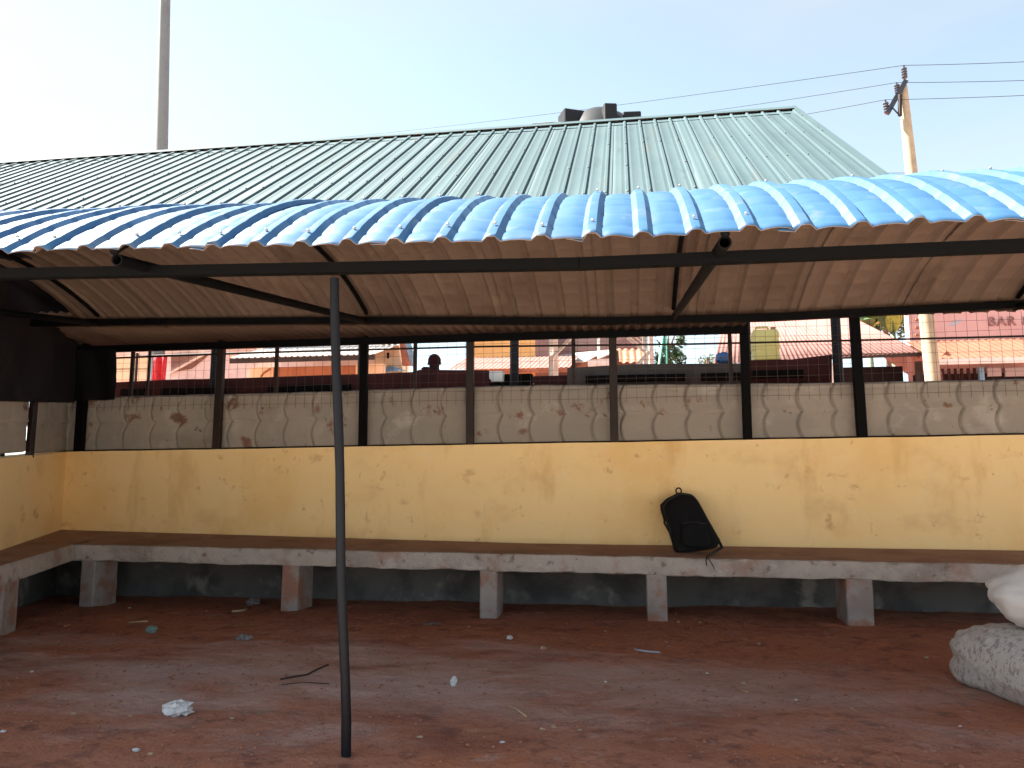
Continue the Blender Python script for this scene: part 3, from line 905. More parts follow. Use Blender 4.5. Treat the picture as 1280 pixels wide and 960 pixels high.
tag(recenter(o, ((a2.x + b3.x) / 2, 9.35, 0)), 'dark cupboard carrying the small white box beside the grey post', 'cupboard')
a = at(630, 467, 9.25); b2 = at(665, 477, 9.25)
o = MB().box(((a.x + b2.x) / 2 , 9.36, (a.z + crz) / 2 + .001), (b2.x - a.x, .16, a.z - crz), bevel=.01).build('crate', M['dark_beam'])
tag(recenter(o, ((a.x + b2.x) / 2, 9.36, crz)), 'dark box on the cupboard behind the grey post', 'box')

# yellow jerrycan
jb = at(958, 451, 9.25); jt = at(958, 412, 9.25)
jw = (at(976, 430, 9.25) - at(942, 430, 9.25)).x
jh = jt.z - jb.z
jerry = thing('jerrycan', 'faded yellow plastic jerrycan standing on the brown stall edge', 'jerrycan', (jb.x, 9.3, jb.z))
def rsec(w, d, z, n=20, e=.32):
    out = []
    for k in range(n):
        a = 2 * math.pi * k / n; c, s_ = math.cos(a), math.sin(a)
        out.append(Vector((jb.x + math.copysign(abs(c) ** e, c) * w / 2, 9.3 + math.copysign(abs(s_) ** e, s_) * d / 2, z)))
    return out
m = MB(); z0 = jb.z; secs = [(.9, 0), (1, .03), (1, .28), (.965, .30), (.965, .33), (1, .35), (1, .66), (.965, .68), (.965, .71), (1, .73), (1, .90), (.9, .98), (.6, 1.0)]
vv = []
for s_, f_ in secs: vv += rsec(jw * s_, .22 * s_, z0 + jh * f_)
m.add(vv, [(j * 20 + k, j * 20 + (k + 1) % 20, (j + 1) * 20 + (k + 1) % 20, (j + 1) * 20 + k) for j in range(len(secs) - 1) for k in range(20)] + [tuple(range(20)), tuple(range(240, 260))])
m.build('body', M['jerry'], jerry, smooth=True, autosmooth=40)
MB().tube([(jb.x - jw * .33, 9.3, z0 + jh * .97), (jb.x - jw * .30, 9.3, z0 + jh * 1.10), (jb.x + jw * .12, 9.3, z0 + jh * 1.10), (jb.x + jw * .16, 9.3, z0 + jh * .98)], .016, 8).build('handle', M['jerry'], jerry, smooth=True)
MB().tube([(jb.x + jw * .33, 9.3, z0 + jh * .96), (jb.x + jw * .33, 9.3, z0 + jh * 1.1)], .03, 12).build('cap', M['brown_wall'], jerry, smooth=True, autosmooth=40)
zj = jb.z
MB().box((jb.x, 9.3, zj - .04), (jw + .15, .3, .07)).build('shelf', M['maroon_board'], sC)

def blob(name, mt, c, size, seed, e1=.8, amp=.18, fq=3.0, nu=28, nv=18, smooth=True, parent=None, wrinkle=0.0):
    c = Vector(c); vv = []
    for j in range(nv + 1):
        ph = -math.pi / 2 + math.pi * j / nv
        for i in range(nu):
            th = 2 * math.pi * i / nu
            f = lambda q, e: math.copysign(abs(q) ** e, q)
            p = Vector((f(math.cos(ph), e1) * f(math.cos(th), e1), f(math.cos(ph), e1) * f(math.sin(th), e1), f(math.sin(ph), e1)))
            k = 1 + amp * fbm(p.x * fq, p.y * fq, p.z * fq + seed)
            if wrinkle: k += wrinkle * noise.turbulence_vector(p * 4 + Vector((seed, 0, 0)), 3, True).x
            vv.append(Vector((p.x * size[0] * k, p.y * size[1] * k, p.z * size[2] * k)) + c)
    fs = [(j * nu + i, j * nu + (i + 1) % nu, (j + 1) * nu + (i + 1) % nu, (j + 1) * nu + i) for j in range(nv) for i in range(nu)]
    o = MB().add(vv, fs).build(name, mt, parent, smooth=smooth)
    return o
bb = at(906, 453.5, 9.15)
o = blob('bundle', M['blue_bag'], (bb.x, 9.2, bb.z + .062), (.092, .09, .066), 3, .8, .22)
tag(recenter(o, (bb.x, 9.2, bb.z)), 'small crumpled blue bundle lying on the grey stall edge', 'bundle')

# person behind the maroon stall, seen from behind: only the capped head shows
hp = at(543, 453, 10.2)
plat = thing('platform', 'raised concrete platform behind the maroon stall where a person stands', 'platform', (hp.x, 10.9, 0))
PZ = hp.z - 1.60
MB().box((hp.x, 10.9, PZ / 2), (2.4, 1.8, PZ), bevel=.02).build('platform_block', M['concrete'], plat)
def person(loc):
    x, y, z = loc
    J = [((0, 0, .95), .15), ((0, .01, 1.15), .135), ((0, .02, 1.36), .15), ((0, .01, 1.45), .065), ((0, 0, 1.52), .068), ((0, -.005, 1.60), .083), ((0, -.005, 1.67), .075),
         ((.10, 0, .88), .10), ((.11, .02, .48), .065), ((.11, -.01, .08), .045), ((.11, .14, .03), .04),
         ((-.10, 0, .88), .10), ((-.11, .02, .48), .065), ((-.11, -.01, .08), .045), ((-.11, .14, .03), .04),
         ((.19, 0, 1.38), .055), ((.24, -.02, 1.10), .042), ((.22, .10, .86), .034), ((.21, .15, .78), .03),
         ((-.19, 0, 1.38), .055), ((-.24, -.02, 1.10), .042), ((-.22, .10, .86), .034), ((-.21, .15, .78), .03)]
    E_ = [(0, 1), (1, 2), (2, 3), (3, 4), (4, 5), (5, 6), (0, 7), (7, 8), (8, 9), (9, 10), (0, 11), (11, 12), (12, 13), (13, 14), (2, 15), (15, 16), (16, 17), (17, 18), (2, 19), (19, 20), (20, 21), (21, 22)]
    me = bpy.data.meshes.new('person')
    me.from_pydata([j[0] for j in J], E_, [])
    o = bpy.data.objects.new('person', me); C.objects.link(o)
    sk = o.modifiers.new('skin', 'SKIN')
    for i, j in enumerate(J): me.skin_vertices[0].data[i].radius = (j[1], j[1] * (.8 if i in (0, 1, 2) else 1))
    me.skin_vertices[0].data[0].use_root = True
    sk.use_smooth_shade = True
    ss = o.modifiers.new('sub', 'SUBSURF'); ss.levels = 2; ss.render_levels = 2
    me.materials.append(M['shirt'])
    o.location = loc
    return o
pz = person((hp.x, 10.2, PZ))
tag(pz, 'person in a round dark maroon cap standing behind the maroon stall', 'person')
hc = Vector((hp.x, 10.2, PZ + 1.62))
blob('cap', M['cap'], hc, (.088, .10, .098), 5, 1, .04, parent=pz)
blob('ear', M['skin'], hc + Vector((.088, .0, -.035)), (.010, .02, .022), 5, 1, .04, nu=10, nv=8, parent=pz)
blob('ear', M['skin'], hc + Vector((-.088, .0, -.035)), (.010, .02, .022), 6, 1, .04, nu=10, nv=8, parent=pz)
kb = at(530, 463.5, 9.2)
o = blob('bundle', M['cap'], (kb.x, 9.3, kb.z + .025), (.06, .06, .04), 8, .9, .25)
tag(recenter(o, (kb.x, 9.3, kb.z)), 'small dark cloth bundle on the maroon stall edge beside the capped head', 'bundle')

# ------------------------------------------------------------------ houses across the road
def ribbed(m, A, B, D, pitch, amp=.02, mi=0, n=None):
    """corrugated sheet: A->B along the eave, A->D up the slope"""
    A = Vector(A); B = Vector(B); D = Vector(D)
    L = (B - A).length; per = 6; nn = int(L / pitch) * per
    nv = (B - A).cross(D - A).normalized()
    if nv.z < 0: nv = -nv
    m.grid(lambda u, v: A + (B - A) * u + (D - A) * v + nv * amp * math.sin(2 * math.pi * u * L / pitch), frange(0, 1, nn), [0, 1], mi)
    return m
def quad_wall(x0, x1, Y, z0, z1, th=.2):
    return MB().box(((x0 + x1) / 2, Y + th / 2, (z0 + z1) / 2), (x1 - x0, th, z1 - z0))

# white house with brick gable and red cloth (left)
Y = 23.0
hx0 = at(120, 460, Y).x; hx1 = at(318, 460, Y).x
zt = at(215, 440, Y).z
h = thing('white_house', 'pinkish white house wall with dark brick gable patch behind the left stalls', 'house', ((hx0 + hx1) / 2, Y + 2, 0))
MB().box(((hx0 + hx1) / 2, Y + 2, (zt + .6) / 2), (hx1 - hx0, 4, zt + .6)).build('wall', M['white_wall'], h)
pts = [at(215, 443, Y), at(250, 443, Y), at(262, 443, Y), at(240, 461, Y), at(215, 465, Y)]
m = MB().poly_prism([p + Vector((0, -.05, 0)) for p in pts], (0, .045, 0)); m.build('brick_patch', M['brick'], h)
MB().bar(at(258, 443, Y) + Vector((0, -.08, 0)), at(212, 468, Y) + Vector((0, -.08, 0)), .05, .06).build('verge_trim', M['white_paint'], h)
MB().bar(at(120, 437, Y - .3), at(318, 433, Y - .3), .3, .12).build('roof_edge', M['zinc_roof'], h)
for xa, xb in ((147, 165), (169, 186)):
    a = at(xa, 447, Y - .03); b2 = at(xb, 476, Y - .03)
    w_ = MB().box(((a.x + b2.x) / 2, Y - .03, (a.z + b2.z) / 2), (b2.x - a.x, .05, a.z - b2.z)).build('shutter', M['cream_wall'], h)
    MB().bar((a.x, Y - .07, (a.z + b2.z) / 2), (b2.x, Y - .07, (a.z + b2.z) / 2), .04, .05).build('shutter_rail', M['wood_pole'], w_)
Y = 20.5
a = at(191, 445, Y); b2 = at(207, 475, Y)
def rc(u, v): return Vector((a.x + (b2.x - a.x) * u, Y + .06 * math.sin(u * 12 + v), b2.z - .3 + (a.z - b2.z + .3) * v))
o = MB().grid(rc, frange(0, 1, 24), frange(0, 1, 6)).build('red_cloth', M['red_cloth'], smooth=True); solidify(o, .01)
tag(recenter(o, (a.x, Y, b2.z - .3)), 'bright red cloth hanging in front of the white house', 'cloth')
o = MB().tube([(a.x - .5, Y, a.z + .02), (b2.x + 6, Y, a.z + .04)], .015, 6).tube([(a.x - .5, Y, -.1), (a.x - .5, Y, a.z + .1)], .04, 8).tube([(b2.x + 6, Y, -.1), (b2.x + 6, Y, a.z + .1)], .04, 8).build('clothes_line', M['fence_steel'])
tag(recenter(o, (a.x, Y, 0)), 'thin line on two posts carrying the red cloth', 'clothes line')

# shop row with bright zinc roof
Y = 20.0
a = at(287, 448, Y); b2 = at(468, 443, Y); e = at(300, 437, Y + 2.2)
h = thing('zinc_roof_shop', 'brown shop row under a bright pale corrugated zinc roof', 'shop', ((a.x + b2.x) / 2, Y + 1.5, 0))
A = Vector((a.x, Y, a.z)); B = Vector((b2.x, Y, b2.z))
ribbed(MB(), A, B, A + Vector((.3, 3.0, 1.0)), .18, .03).build('roof', M['zinc_roof'], h, smooth=True)
MB().bar(A + Vector((0, .03, -.07)), B + Vector((0, .03, -.07)), .04, .14).build('fascia', M['grey_board'], h)
zc = a.z - .15
x_c1 = at(313, 460, Y + .8).x; x_c2 = at(342, 460, Y + .8).x
quad_wall(a.x + .1, x_c1, Y + .8, 0, zc).build('wall', M['white_wall'], h)
quad_wall(x_c1, x_c2, Y + .78, 0, zc).build('wall', M['cream_wall'], h)
quad_wall(x_c2, b2.x, Y + .8, 0, zc).build('wall', M['brown_wall'], h)
quad_wall(at(445, 460, Y + .76).x, b2.x + .02, Y + .74, 0, zc + .02).build('wall', M['cream_wall'], h)
MB().tube([at(326, 471, Y + .7), at(330, 466, Y + .7), at(338, 461, Y + .7)], .03, 6).build('bracket', M['brown_wall'], h)
MB().box(((a.x + b2.x) / 2, Y + 3.3, zc / 2), (b2.x - a.x, .2, zc + 1.6)).build('wall', M['white_wall'], h)

# cream gable house
Y = 22.0
h = thing('cream_house', 'cream gabled house with small slit window and pale blue awning', 'house', (at(490, 450, Y).x, Y + 2, 0))
gp = [at(468, 480, Y), at(468, 446, Y), at(476, 434, Y), at(498, 431, Y), at(503, 462, Y), at(503, 480, Y)]
gp = [Vector((p.x, Y, p.z)) for p in gp]
lo = [Vector((gp[0].x, Y, 0)), *gp[1:5], Vector((gp[5].x, Y, 0))]
MB().poly_prism(lo, (0, .4, 0)).build('wall', M['cream_wall'], h)
a = at(484, 441, Y); b2 = at(486.5, 448, Y)
MB().box(((a.x + b2.x) / 2, Y - .01, (a.z + b2.z) / 2), (b2.x - a.x, .05, a.z - b2.z), bevel=.01).build('window', M['shop_dark'], h)
rf = [at(499, 428, Y - .8), at(510, 428, Y - .8), at(516, 457, Y - .8), at(503, 457, Y - .8)]
MB().poly_prism(rf, (0, .06, 0)).build('soffit', M['rust_roof'], h)
MB().bar(at(509, 426, Y - .85), at(518, 457, Y - .85), .12, .14).build('verge_trim', M['blue_paint'], h)
aw = [at(474, 457, Y - .9), at(498, 464, Y - .9)]
m = MB().add([Vector((aw[0].x, Y, aw[0].z + .12)), Vector((aw[1].x, Y, aw[1].z + .12)), aw[1], aw[0] + Vector((0, 0, -.22))], [(0, 1, 2, 3)])
o = m.build('awning', M['blue_paint'], h); solidify(o, .03)
MB().bar(gp[2] + Vector((0, -.1, .05)), gp[3] + Vector((0, -.1, .05)), .3, .08).build('roof', M['zinc_roof'], h)

# orange house
Y = 24.0
h = thing('orange_house', 'bright orange plastered house with tiled porch roof behind the grey post', 'house', (at(640, 440, Y).x, Y + 2, 0))
x0 = at(588, 440, Y).x; x1 = at(669, 440, Y).x; zt = at(630, 405, Y).z
MB().box(((x0 + x1) / 2, Y + 2, zt / 2), (x1 - x0, 4, zt)).build('wall', M['orange_wall'], h)
a = at(560, 462, Y - 1.6); b2 = at(712, 459, Y - 1.6)
ribbed(MB(), a, b2, Vector((a.x + .2, Y, at(600, 447, Y).z)), .14, .012).build('porch_roof', M['pink_roof'], h, smooth=True)
MB().bar(a + Vector((0, .02, -.08)), b2 + Vector((0, .02, -.08)), .05, .12).build('fascia', M['rust_roof'], h)
MB().box(((a.x + b2.x) / 2, Y - .02, a.z / 2 - .1), (b2.x - a.x - .3, .1, a.z - .1)).build('wall', M['white_wall'], h)
x2 = at(690, 440, Y - .05).x
a2 = at(669, 425, Y - .05); b3 = at(690, 445, Y - .05)
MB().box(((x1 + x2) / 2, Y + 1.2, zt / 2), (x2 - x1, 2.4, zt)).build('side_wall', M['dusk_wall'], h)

# brown house and its roofs
Y = 26.0
x0 = at(692, 440, Y).x; x1 = at(803, 440, Y).x
h = thing('brown_house', 'brown house with stepped rusty roofs behind the white braced posts', 'house', ((x0 + x1) / 2, Y + 2, 0))
zt = at(740, 412, Y).z
MB().box(((x0 + x1) / 2, Y + 2, zt / 2), (x1 - x0, 4, zt)).build('wall', M['dusk_wall'], h)
a = at(690, 450, Y - 2.2); b2 = at(772, 441, Y - 2.2)
m = MB(); m.add([a, at(738, 452, Y - 2.2), at(764, 441, Y - 1.6), at(772, 436, Y - .2), at(700, 443, Y - .2)], [(0, 1, 2, 3, 4)])
o = m.build('porch_roof', M['zinc_roof'], h); solidify(o, .05)
m = MB().add([at(715, 462, Y - 2.6), at(746, 444, Y - 2.4), at(750, 462, Y - 2.4)], [(0, 1, 2)]); o = m.build('gable_end', M['orange_roof'], h); solidify(o, .06)
ribbed(MB(), at(764, 453, Y - 1.5), at(812, 453, Y - 1.5), at(764, 436, Y + .0), .22, .03).build('roof', M['rust_roof'], h, smooth=True)
MB().bar(at(748, 422, Y - .3), at(748, 456, Y - .3), .1, .1).build('pipe', M['white_paint'], h)
MB().bar(at(735, 455, Y - 2.7), at(765, 453, Y - 2.7), .3, .2).build('ledge', M['white_paint'], h)

# pink roofed shop to the right
Y = 19.6
h = thing('pink_roof_shop', 'dark fronted shop under a faded pink corrugated roof beside the power pole', 'shop', (at(1020, 450, Y).x, Y + 3, 0))
el = at(892, 455, Y); em = at(1040, 444, Y); er = at(1152, 440, Y)
rt_ = at(906, 396, Y + 4.2); rr = at(1065, 396, Y + 4.2)
m = MB()
nU = 150
def PR(u, v):
    bot = el.lerp(er, u); tp_ = rt_.lerp(rr, u)
    p = bot.lerp(tp_, v)
    return p + Vector((0, -.5, .8)).normalized() * .009 * math.sin(u * 2 * math.pi * 44)
m.grid(PR, frange(0, 1, 44 * 6), [0, 1]); o = m.build('roof', M['pink_roof'], h, smooth=True); solidify(o, .01)
m = MB().add([er, er + Vector((1.2, 4.2, -.05)), rr + Vector((.1, 1.5, 0)), rr], [(0, 1, 2, 3)]); o = m.build('roof_hip', M['pink_roof'], h); solidify(o, .01)
MB().bar(at(1040, 446.5, Y + .05), at(1152, 442.5, Y + .05), .05, .10).build('fascia', M['grey_board'], h)
zb = er.z - .2
quad_wall(el.x + .2, er.x - .15, Y + .9, 0, zb).build('wall', M['shop_dark'], h)
a = at(1147, 444, Y + .2); MB().box((a.x, Y + .2, zb / 2), (.13, .13, zb)).build('pillar', M['grey_board'], h)
a = at(1037, 444, Y + .2); MB().box((a.x, Y + .2, zb / 2), (.13, .13, zb)).build('pillar', M['white_paint'], h)

# bar building with painted name
Y = 20.5
h = thing('bar_building', 'salmon pink bar building with painted name above its orange porch roof', 'bar', (at(1230, 430, Y).x, Y + 2, 0))
x0 = at(1137, 420, Y).x; x1 = at(1460, 420, Y).x; zt = at(1230, 375, Y).z
MB().box(((x0 + x1) / 2, Y + .15, zt / 2), (x1 - x0, .3, zt)).build('wall', M['pink_wall'], h)
MB().box(((x0 + x1) / 2 + .6, Y + 2.5, 1.6), (x1 - x0 - 1.2, 4.4, 3.2)).build('wall', M['pink_wall'], h)
a = at(1168, 449, Y - 1.8); b2 = at(1470, 441, Y - 1.8)
dtop = Vector((a.x, Y - .005, at(1168, 426, Y).z))
ribbed(MB(), a, b2, dtop, .16, .010).build('porch_roof', M['orange_roof'], h, smooth=True)
MB().bar(a + Vector((0, -.02, -.07)), b2 + Vector((0, -.02, -.07)), .05, .13).build('fascia', M['white_paint'], h)
zf = a.z - .14
quad_wall(a.x + .1, x1, Y - .3, 0, zf).build('porch_wall', M['shop_dark'], h)
for px in (1178, 1186, 1194, 1202, 1210, 1218):
    p = at(px, 462, Y - 1.2); MB().box((p.x, Y - 1.2, zf / 2), (.05, .05, zf)).build('window_bar', M['maroon_board'], h)
p = at(1226, 462, Y - 1.3); MB().box((p.x, Y - 1.3, zf / 2), (.1, .1, zf)).build('pillar', M['blue_paint'], h)
for k_, (xa, xb) in enumerate(((1234, 1252), (1256, 1282))):
    a3 = at(xa, 460, Y - .36); b3 = at(xb, 470, Y - .36)
    MB().box(((a3.x + b3.x) / 2, Y - .34, (a3.z + b3.z) / 2), (b3.x - a3.x, .05, a3.z - b3.z)).build('poster', M['letter_pale'], h)
p = at(1184, 446, Y - 1.5)
m = MB().add([p + Vector((-.14, 0, .0)), p + Vector((.14, 0, .0)), p + Vector((0, 0, .14)), p + Vector((0, .3, .06))], [(0, 1, 2), (1, 3, 2), (3, 0, 2)]); m.build('ridge_tile', M['brown_wall'], h)
# lettering
def lettering(txt, pos, size, mt, parent, name='lettering', bold=.0):
    cu = bpy.data.curves.new(name, 'FONT'); cu.body = txt; cu.size = size; cu.extrude = .012; cu.offset = bold; cu.space_character = 1.12
    tmp = bpy.data.objects.new('tmp', cu); C.objects.link(tmp)
    bpy.context.view_layer.update()
    me = bpy.data.meshes.new_from_object(tmp.evaluated_get(bpy.context.evaluated_depsgraph_get()))
    bpy.data.objects.remove(tmp)
    me.transform(Matrix.Translation(Vector(pos)) @ Matrix.Rotation(R(90), 4, 'X') @ Matrix.Translation((0, 0, .006)))
    me.transform(Matrix.Translation(-parent.location))
    me.materials.clear(); me.materials.append(mt)
    o = bpy.data.objects.new(name, me); C.objects.link(o); o.parent = parent
    return o
p = at(1235, 407.5, Y)
lettering('BAR &', (p.x, Y - .012, p.z), .33, M['letter'], h, bold=.004)
# pale faded painted swoosh beside the name
sp = [at(x, y, Y) + Vector((0, -.012, 0)) for x, y in ((1184, 408), (1192, 402), (1204, 399), (1200, 403), (1193, 407))]
MB().poly_prism(sp, (0, .008, 0)).build('painted_mark', M['letter_pale'], h)
for k_ in range(4):
    p = at(1146, 400 + k_ * 9.5, Y); MB().box((p.x, Y - .03, p.z), (.09, .05, .05), Matrix.Rotation(R(20), 3, 'Y')).build('quoin', M['brown_wall'], h)

# ------------------------------------------------------------------ trees and banana plants
def leaf_cloud(m, c, rad, n, size, seed):
    rnd = random.Random(seed)
    clumps = []
    for _ in range(9):
        v = Vector((rnd.gauss(0, 1), rnd.gauss(0, 1), rnd.gauss(0, 1))).normalized() * rnd.uniform(.35, .85)
        clumps.append((v, rnd.uniform(.22, .42)))
    for _ in range(n):
        cl, r_ = rnd.choice(clumps)
        v = Vector((rnd.gauss(0, 1), rnd.gauss(0, 1), rnd.gauss(0, 1))).normalized() * r_ * rnd.random() ** .4
        p = cl + v
        p = Vector((p.x * rad[0], p.y * rad[1], p.z * rad[2])) + c
        a = Vector((rnd.gauss(0, 1), rnd.gauss(0, 1), rnd.gauss(0, .6))).normalized() * size * rnd.uniform(.6, 1.3)
        b_ = a.cross(Vector((rnd.gauss(0, 1), rnd.gauss(0, 1), rnd.gauss(0, 1)))).normalized() * size * .45
        m.add([p - a, p + b_, p + a, p - b_], [(0, 1, 2, 3)])
def tree(name, label, px, py_c, Y, rad, n, size, mt, seed, group='trees beyond the market'):
    c = at(px, py_c, Y)
    t = thing(name, label, 'tree', (c.x, Y, 0), group)
    m = MB(); m.tube([(c.x, Y, -.1), (c.x + .05, Y, c.z * .5), (c.x - .04, Y, c.z - rad[2] * .3), (c.x, Y, c.z + rad[2] * .5)], [.16, .12, .09, .02], 8)
    rnd = random.Random(seed)
    for _ in range(7):
        z_ = c.z - rad[2] * rnd.uniform(0, .7)
        an = rnd.uniform(0, 6.28)
        m.tube([(c.x, Y, z_), (c.x + math.cos(an) * rad[0] * .6, Y + math.sin(an) * rad[1] * .6, z_ + rad[2] * .5)], [.05, .015], 6)
    m.build('trunk', M['bark'], t)
    m = MB(); leaf_cloud(m, c, rad, n, size, seed); m.build('crown', M[mt], t)
    return t
tree('tree', 'dark green leafy tree beside the white braced post', 836, 438, 27.0, (.72, .7, 1.1), 1500, .07, 'leaf', 3)
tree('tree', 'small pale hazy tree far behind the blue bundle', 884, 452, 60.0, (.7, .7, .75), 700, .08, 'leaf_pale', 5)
for k_, (xa, xb) in enumerate(((829, 824), (832, 833))):
    a = at(xa, 418, 25.5); b2 = at(xb, 456, 25.5); b2.z = b2.z
    d = (b2 - a) * (a.z / (a.z - b2.z))
    o = MB().tube([a + d, a], .045, 8).build('pipe', M['green_pipe'], smooth=True)
    tag(recenter(o, a + d), 'slim turquoise upright pipe in front of the dark green tree', 'pipe', 'turquoise pipes by the tree')
def banana(px, py, Y, seed, label, leaves):
    b_ = at(px, py, Y)
    t = thing('banana_plant', label, 'banana plant', (b_.x, Y, 0), 'banana plants behind the pink roof')
    MB().tube([(b_.x, Y, -.1), (b_.x + .03, Y, b_.z * .6), (b_.x, Y, b_.z)], [.16, .13, .08], 10).build('trunk', M['leaf_pale'], t, smooth=True)
    for (dx, dy, dzz, L, w, mt) in leaves:
        d = Vector((dx, dy, 0)).normalized()
        side = Vector((-d.y, d.x, 0))
        def P(u, v):
            s_ = u * L
            c = Vector((b_.x, Y, b_.z)) + d * s_ * .8 + Vector((0, 0, dzz * s_ - .55 * s_ * s_ / L))
            ww = w * math.sin(math.pi * min(1, .04 + u * .96)) ** .6
            return c + side * (v * ww) + Vector((0, 0, -.25 * abs(v) * ww + .05 * ww * math.sin(u * 26 + v * 3)))
        o = MB().grid(P, frange(0, 1, 22), [-1, -.5, 0, .5, 1]).build('leaf', M[mt], t, smooth=True); solidify(o, .004)
tree('tree', 'bushy green tree rising behind the pink shop roof beside the banana plants', 1108, 402, 31.0, (2.2, 1.2, 1.3), 2600, .10, 'leaf', 12)
banana(1085, 412, 27.5, 1, 'bright yellow green banana plant rising behind the pink shop roof', [(1, -.3, .8, 1.7, .28, 'leaf_banana'), (-1, -.2, 1.0, 1.6, .26, 'leaf_banana'), (.2, -1, 1.1, 1.5, .28, 'leaf_banana'), (-.6, .5, 1.5, 1.7, .26, 'leaf_banana'), (.7, .6, 1.3, 1.8, .26, 'leaf'), (-.3, -1, .7, 1.2, .24, 'leaf')])
banana(1116, 416, 26.8, 2, 'banana plant with one broad pale leaf beside the power pole', [(1, -.25, 1.0, 1.3, .2, 'leaf_pale'), (-.6, -.5, 1.2, 1.5, .25, 'leaf'), (.3, .9, 1.3, 1.7, .28, 'leaf'), (-.2, -1, 1.0, 1.2, .25, 'leaf_banana'), (-.9, .6, 1.5, 1.6, .28, 'leaf')])

# ------------------------------------------------------------------ backpack
bpk = thing('backpack', 'black backpack leaning on the yellow wall on the bench', 'backpack', (0.62, 7.38, fback(.6) * .4 + ftop(.6) * .6))
# outline in the bag's own plane (metres, x right, z up), from the picture
S = 1 / 7.386 / 967 * 7.65                # zoom pixel -> metres at the bag
oc = [(330, 742), (312, 640), (300, 560), (268, 470), (252, 400), (240, 345), (290, 285), (345, 255), (400, 225), (460, 232), (520, 243), (560, 290), (590, 350), (630, 440), (680, 540), (720, 625), (700, 690), (640, 712), (520, 728), (420, 738)]
ocx, ocy = 500, 735
ol = [((x - ocx) * S, (ocy - y) * S) for x, y in oc]
cxm = sum(p[0] for p in ol) / len(ol); czm = sum(p[1] for p in ol) / len(ol)
zseat = ftop(.6) + (fback(.6) - ftop(.6)) * .36
bx = at(868, 689, 7.42).x
def bagpt(px, pz, dep):
    y0 = 7.47 + pz * .52          # leans back to the wall
    return Vector((bx + px, y0 - dep, zseat + .004 + pz))
m = MB(); rings_ = []
levels = [(1.0, 0.0), (1.0, .03), (.985, .085), (.93, .125), (.80, .15), (.5, .163), (.2, .166)]
n = len(ol)
# subdivide outline smoothly
def smooth_ol(pts, it=2):
    for _ in range(it):
        q = []
        for i in range(len(pts)):
            a, b_ = pts[i], pts[(i + 1) % len(pts)]
            q += [(a[0] * .78 + b_[0] * .22, a[1] * .78 + b_[1] * .22), (a[0] * .22 + b_[0] * .78, a[1] * .22 + b_[1] * .78)]
        pts = q
    return pts
os_ = smooth_ol(ol); n = len(os_)
vv = []
for s_, dep in levels:
    for (px, pz) in os_:
        x_, z_ = cxm + (px - cxm) * s_, czm + (pz - czm) * s_
        z_ = max(z_, .0)
        vv.append(bagpt(x_, z_, dep + .008 * fbm(x_ * 9, z_ * 9, dep * 5) - .03 * max(0, z_ - .3)))
fs = [(j * n + i, j * n + (i + 1) % n, (j + 1) * n + (i + 1) % n, (j + 1) * n + i) for j in range(len(levels) - 1) for i in range(n)]
fs += [tuple(range(n)), tuple(range((len(levels) - 1) * n, len(levels) * n))]
m.add(vv, fs)
m.build('bag_body', M['bagpack'], bpk, smooth=True, autosmooth=60)
# front pocket
m = MB(); po = [(-.12, .05), (.155, .05), (.12, .21), (.07, .28), (-.075, .28), (-.125, .2)]
po = smooth_ol(po, 2); n2 = len(po); vv = []
pcx = sum(p[0] for p in po) / n2; pcz = sum(p[1] for p in po) / n2
for s_, dep in [(1, .12), (1, .185), (.9, .205), (.6, .21)]:
    for px, pz in po: vv.append(bagpt(pcx + (px - pcx) * s_, pcz + (pz - pcz) * s_, dep))
fs = [(j * n2 + i, j * n2 + (i + 1) % n2, (j + 1) * n2 + (i + 1) % n2, (j + 1) * n2 + i) for j in range(3) for i in range(n2)] + [tuple(range(3 * n2, 4 * n2))]
m.add(vv, fs); m.build('front_pocket', M['bagpack'], bpk, smooth=True, autosmooth=50)
zl = [bagpt(cxm + (px - cxm) * .945, max(.02, czm + (pz - czm) * .945), .122) for px, pz in os_ if pz > .16]
MB().tube(zl, .004, 6).build('zip', M['zip'], bpk, smooth=True)
MB().tube([bagpt(pcx + x_ * .11, pcz + .085 + .01 * math.cos(x_ * 2), .196) for x_ in frange(-1, 1, 10)], .0035, 6).build('zip', M['zip'], bpk, smooth=True)
def zp(x, y): return ((x - ocx) * S, (ocy - y) * S)
lp = [bagpt(zp(400 + 24 * math.cos(a), 0)[0], zp(0, 213 - 26 * math.sin(a))[1], .03) for a in [2 * math.pi * i / 16 - 1.2 for i in range(17)]]
MB().tube(lp, .0075, 8).build('top_loop', M['strap'], bpk, smooth=True)
sp = [bagpt(*zp(x, y), d) for x, y, d in ((345, 262, .06), (290, 290, .05), (236, 342, .05), (238, 380, .05), (262, 470, .05), (258, 490, .05), (300, 570, .05), (325, 660, .05))]
MB().tube(sp, .011, 8).build('shoulder_strap', M['strap'], bpk, smooth=True)
e0 = bagpt(*zp(700, 615), .07)
pts = [e0, bagpt(*zp(732, 690), .07) , Vector((e0.x - .03, e0.y - .09, zseat + .022)), Vector((e0.x - .09, YB + .13, zseat + .012)), Vector((e0.x - .14, YB + .02, ftop(.7) + .012)), Vector((e0.x - .15, YB - .014, ftop(.7) - .02)), Vector((e0.x - .145, YB - .016, ftop(.7) - .06))]
MB().tube(pts, [.016, .014, .013, .01, .007, .005, .004], 8).build('shoulder_strap', M['strap'], bpk, smooth=True)
MB().tube([pts[4], Vector((pts[4].x + .03, YB - .012, ftop(.7) - .025)), Vector((pts[4].x + .06, YB - .014, ftop(.7) - .085))], .0035, 6).build('strap_end', M['strap'], bpk)

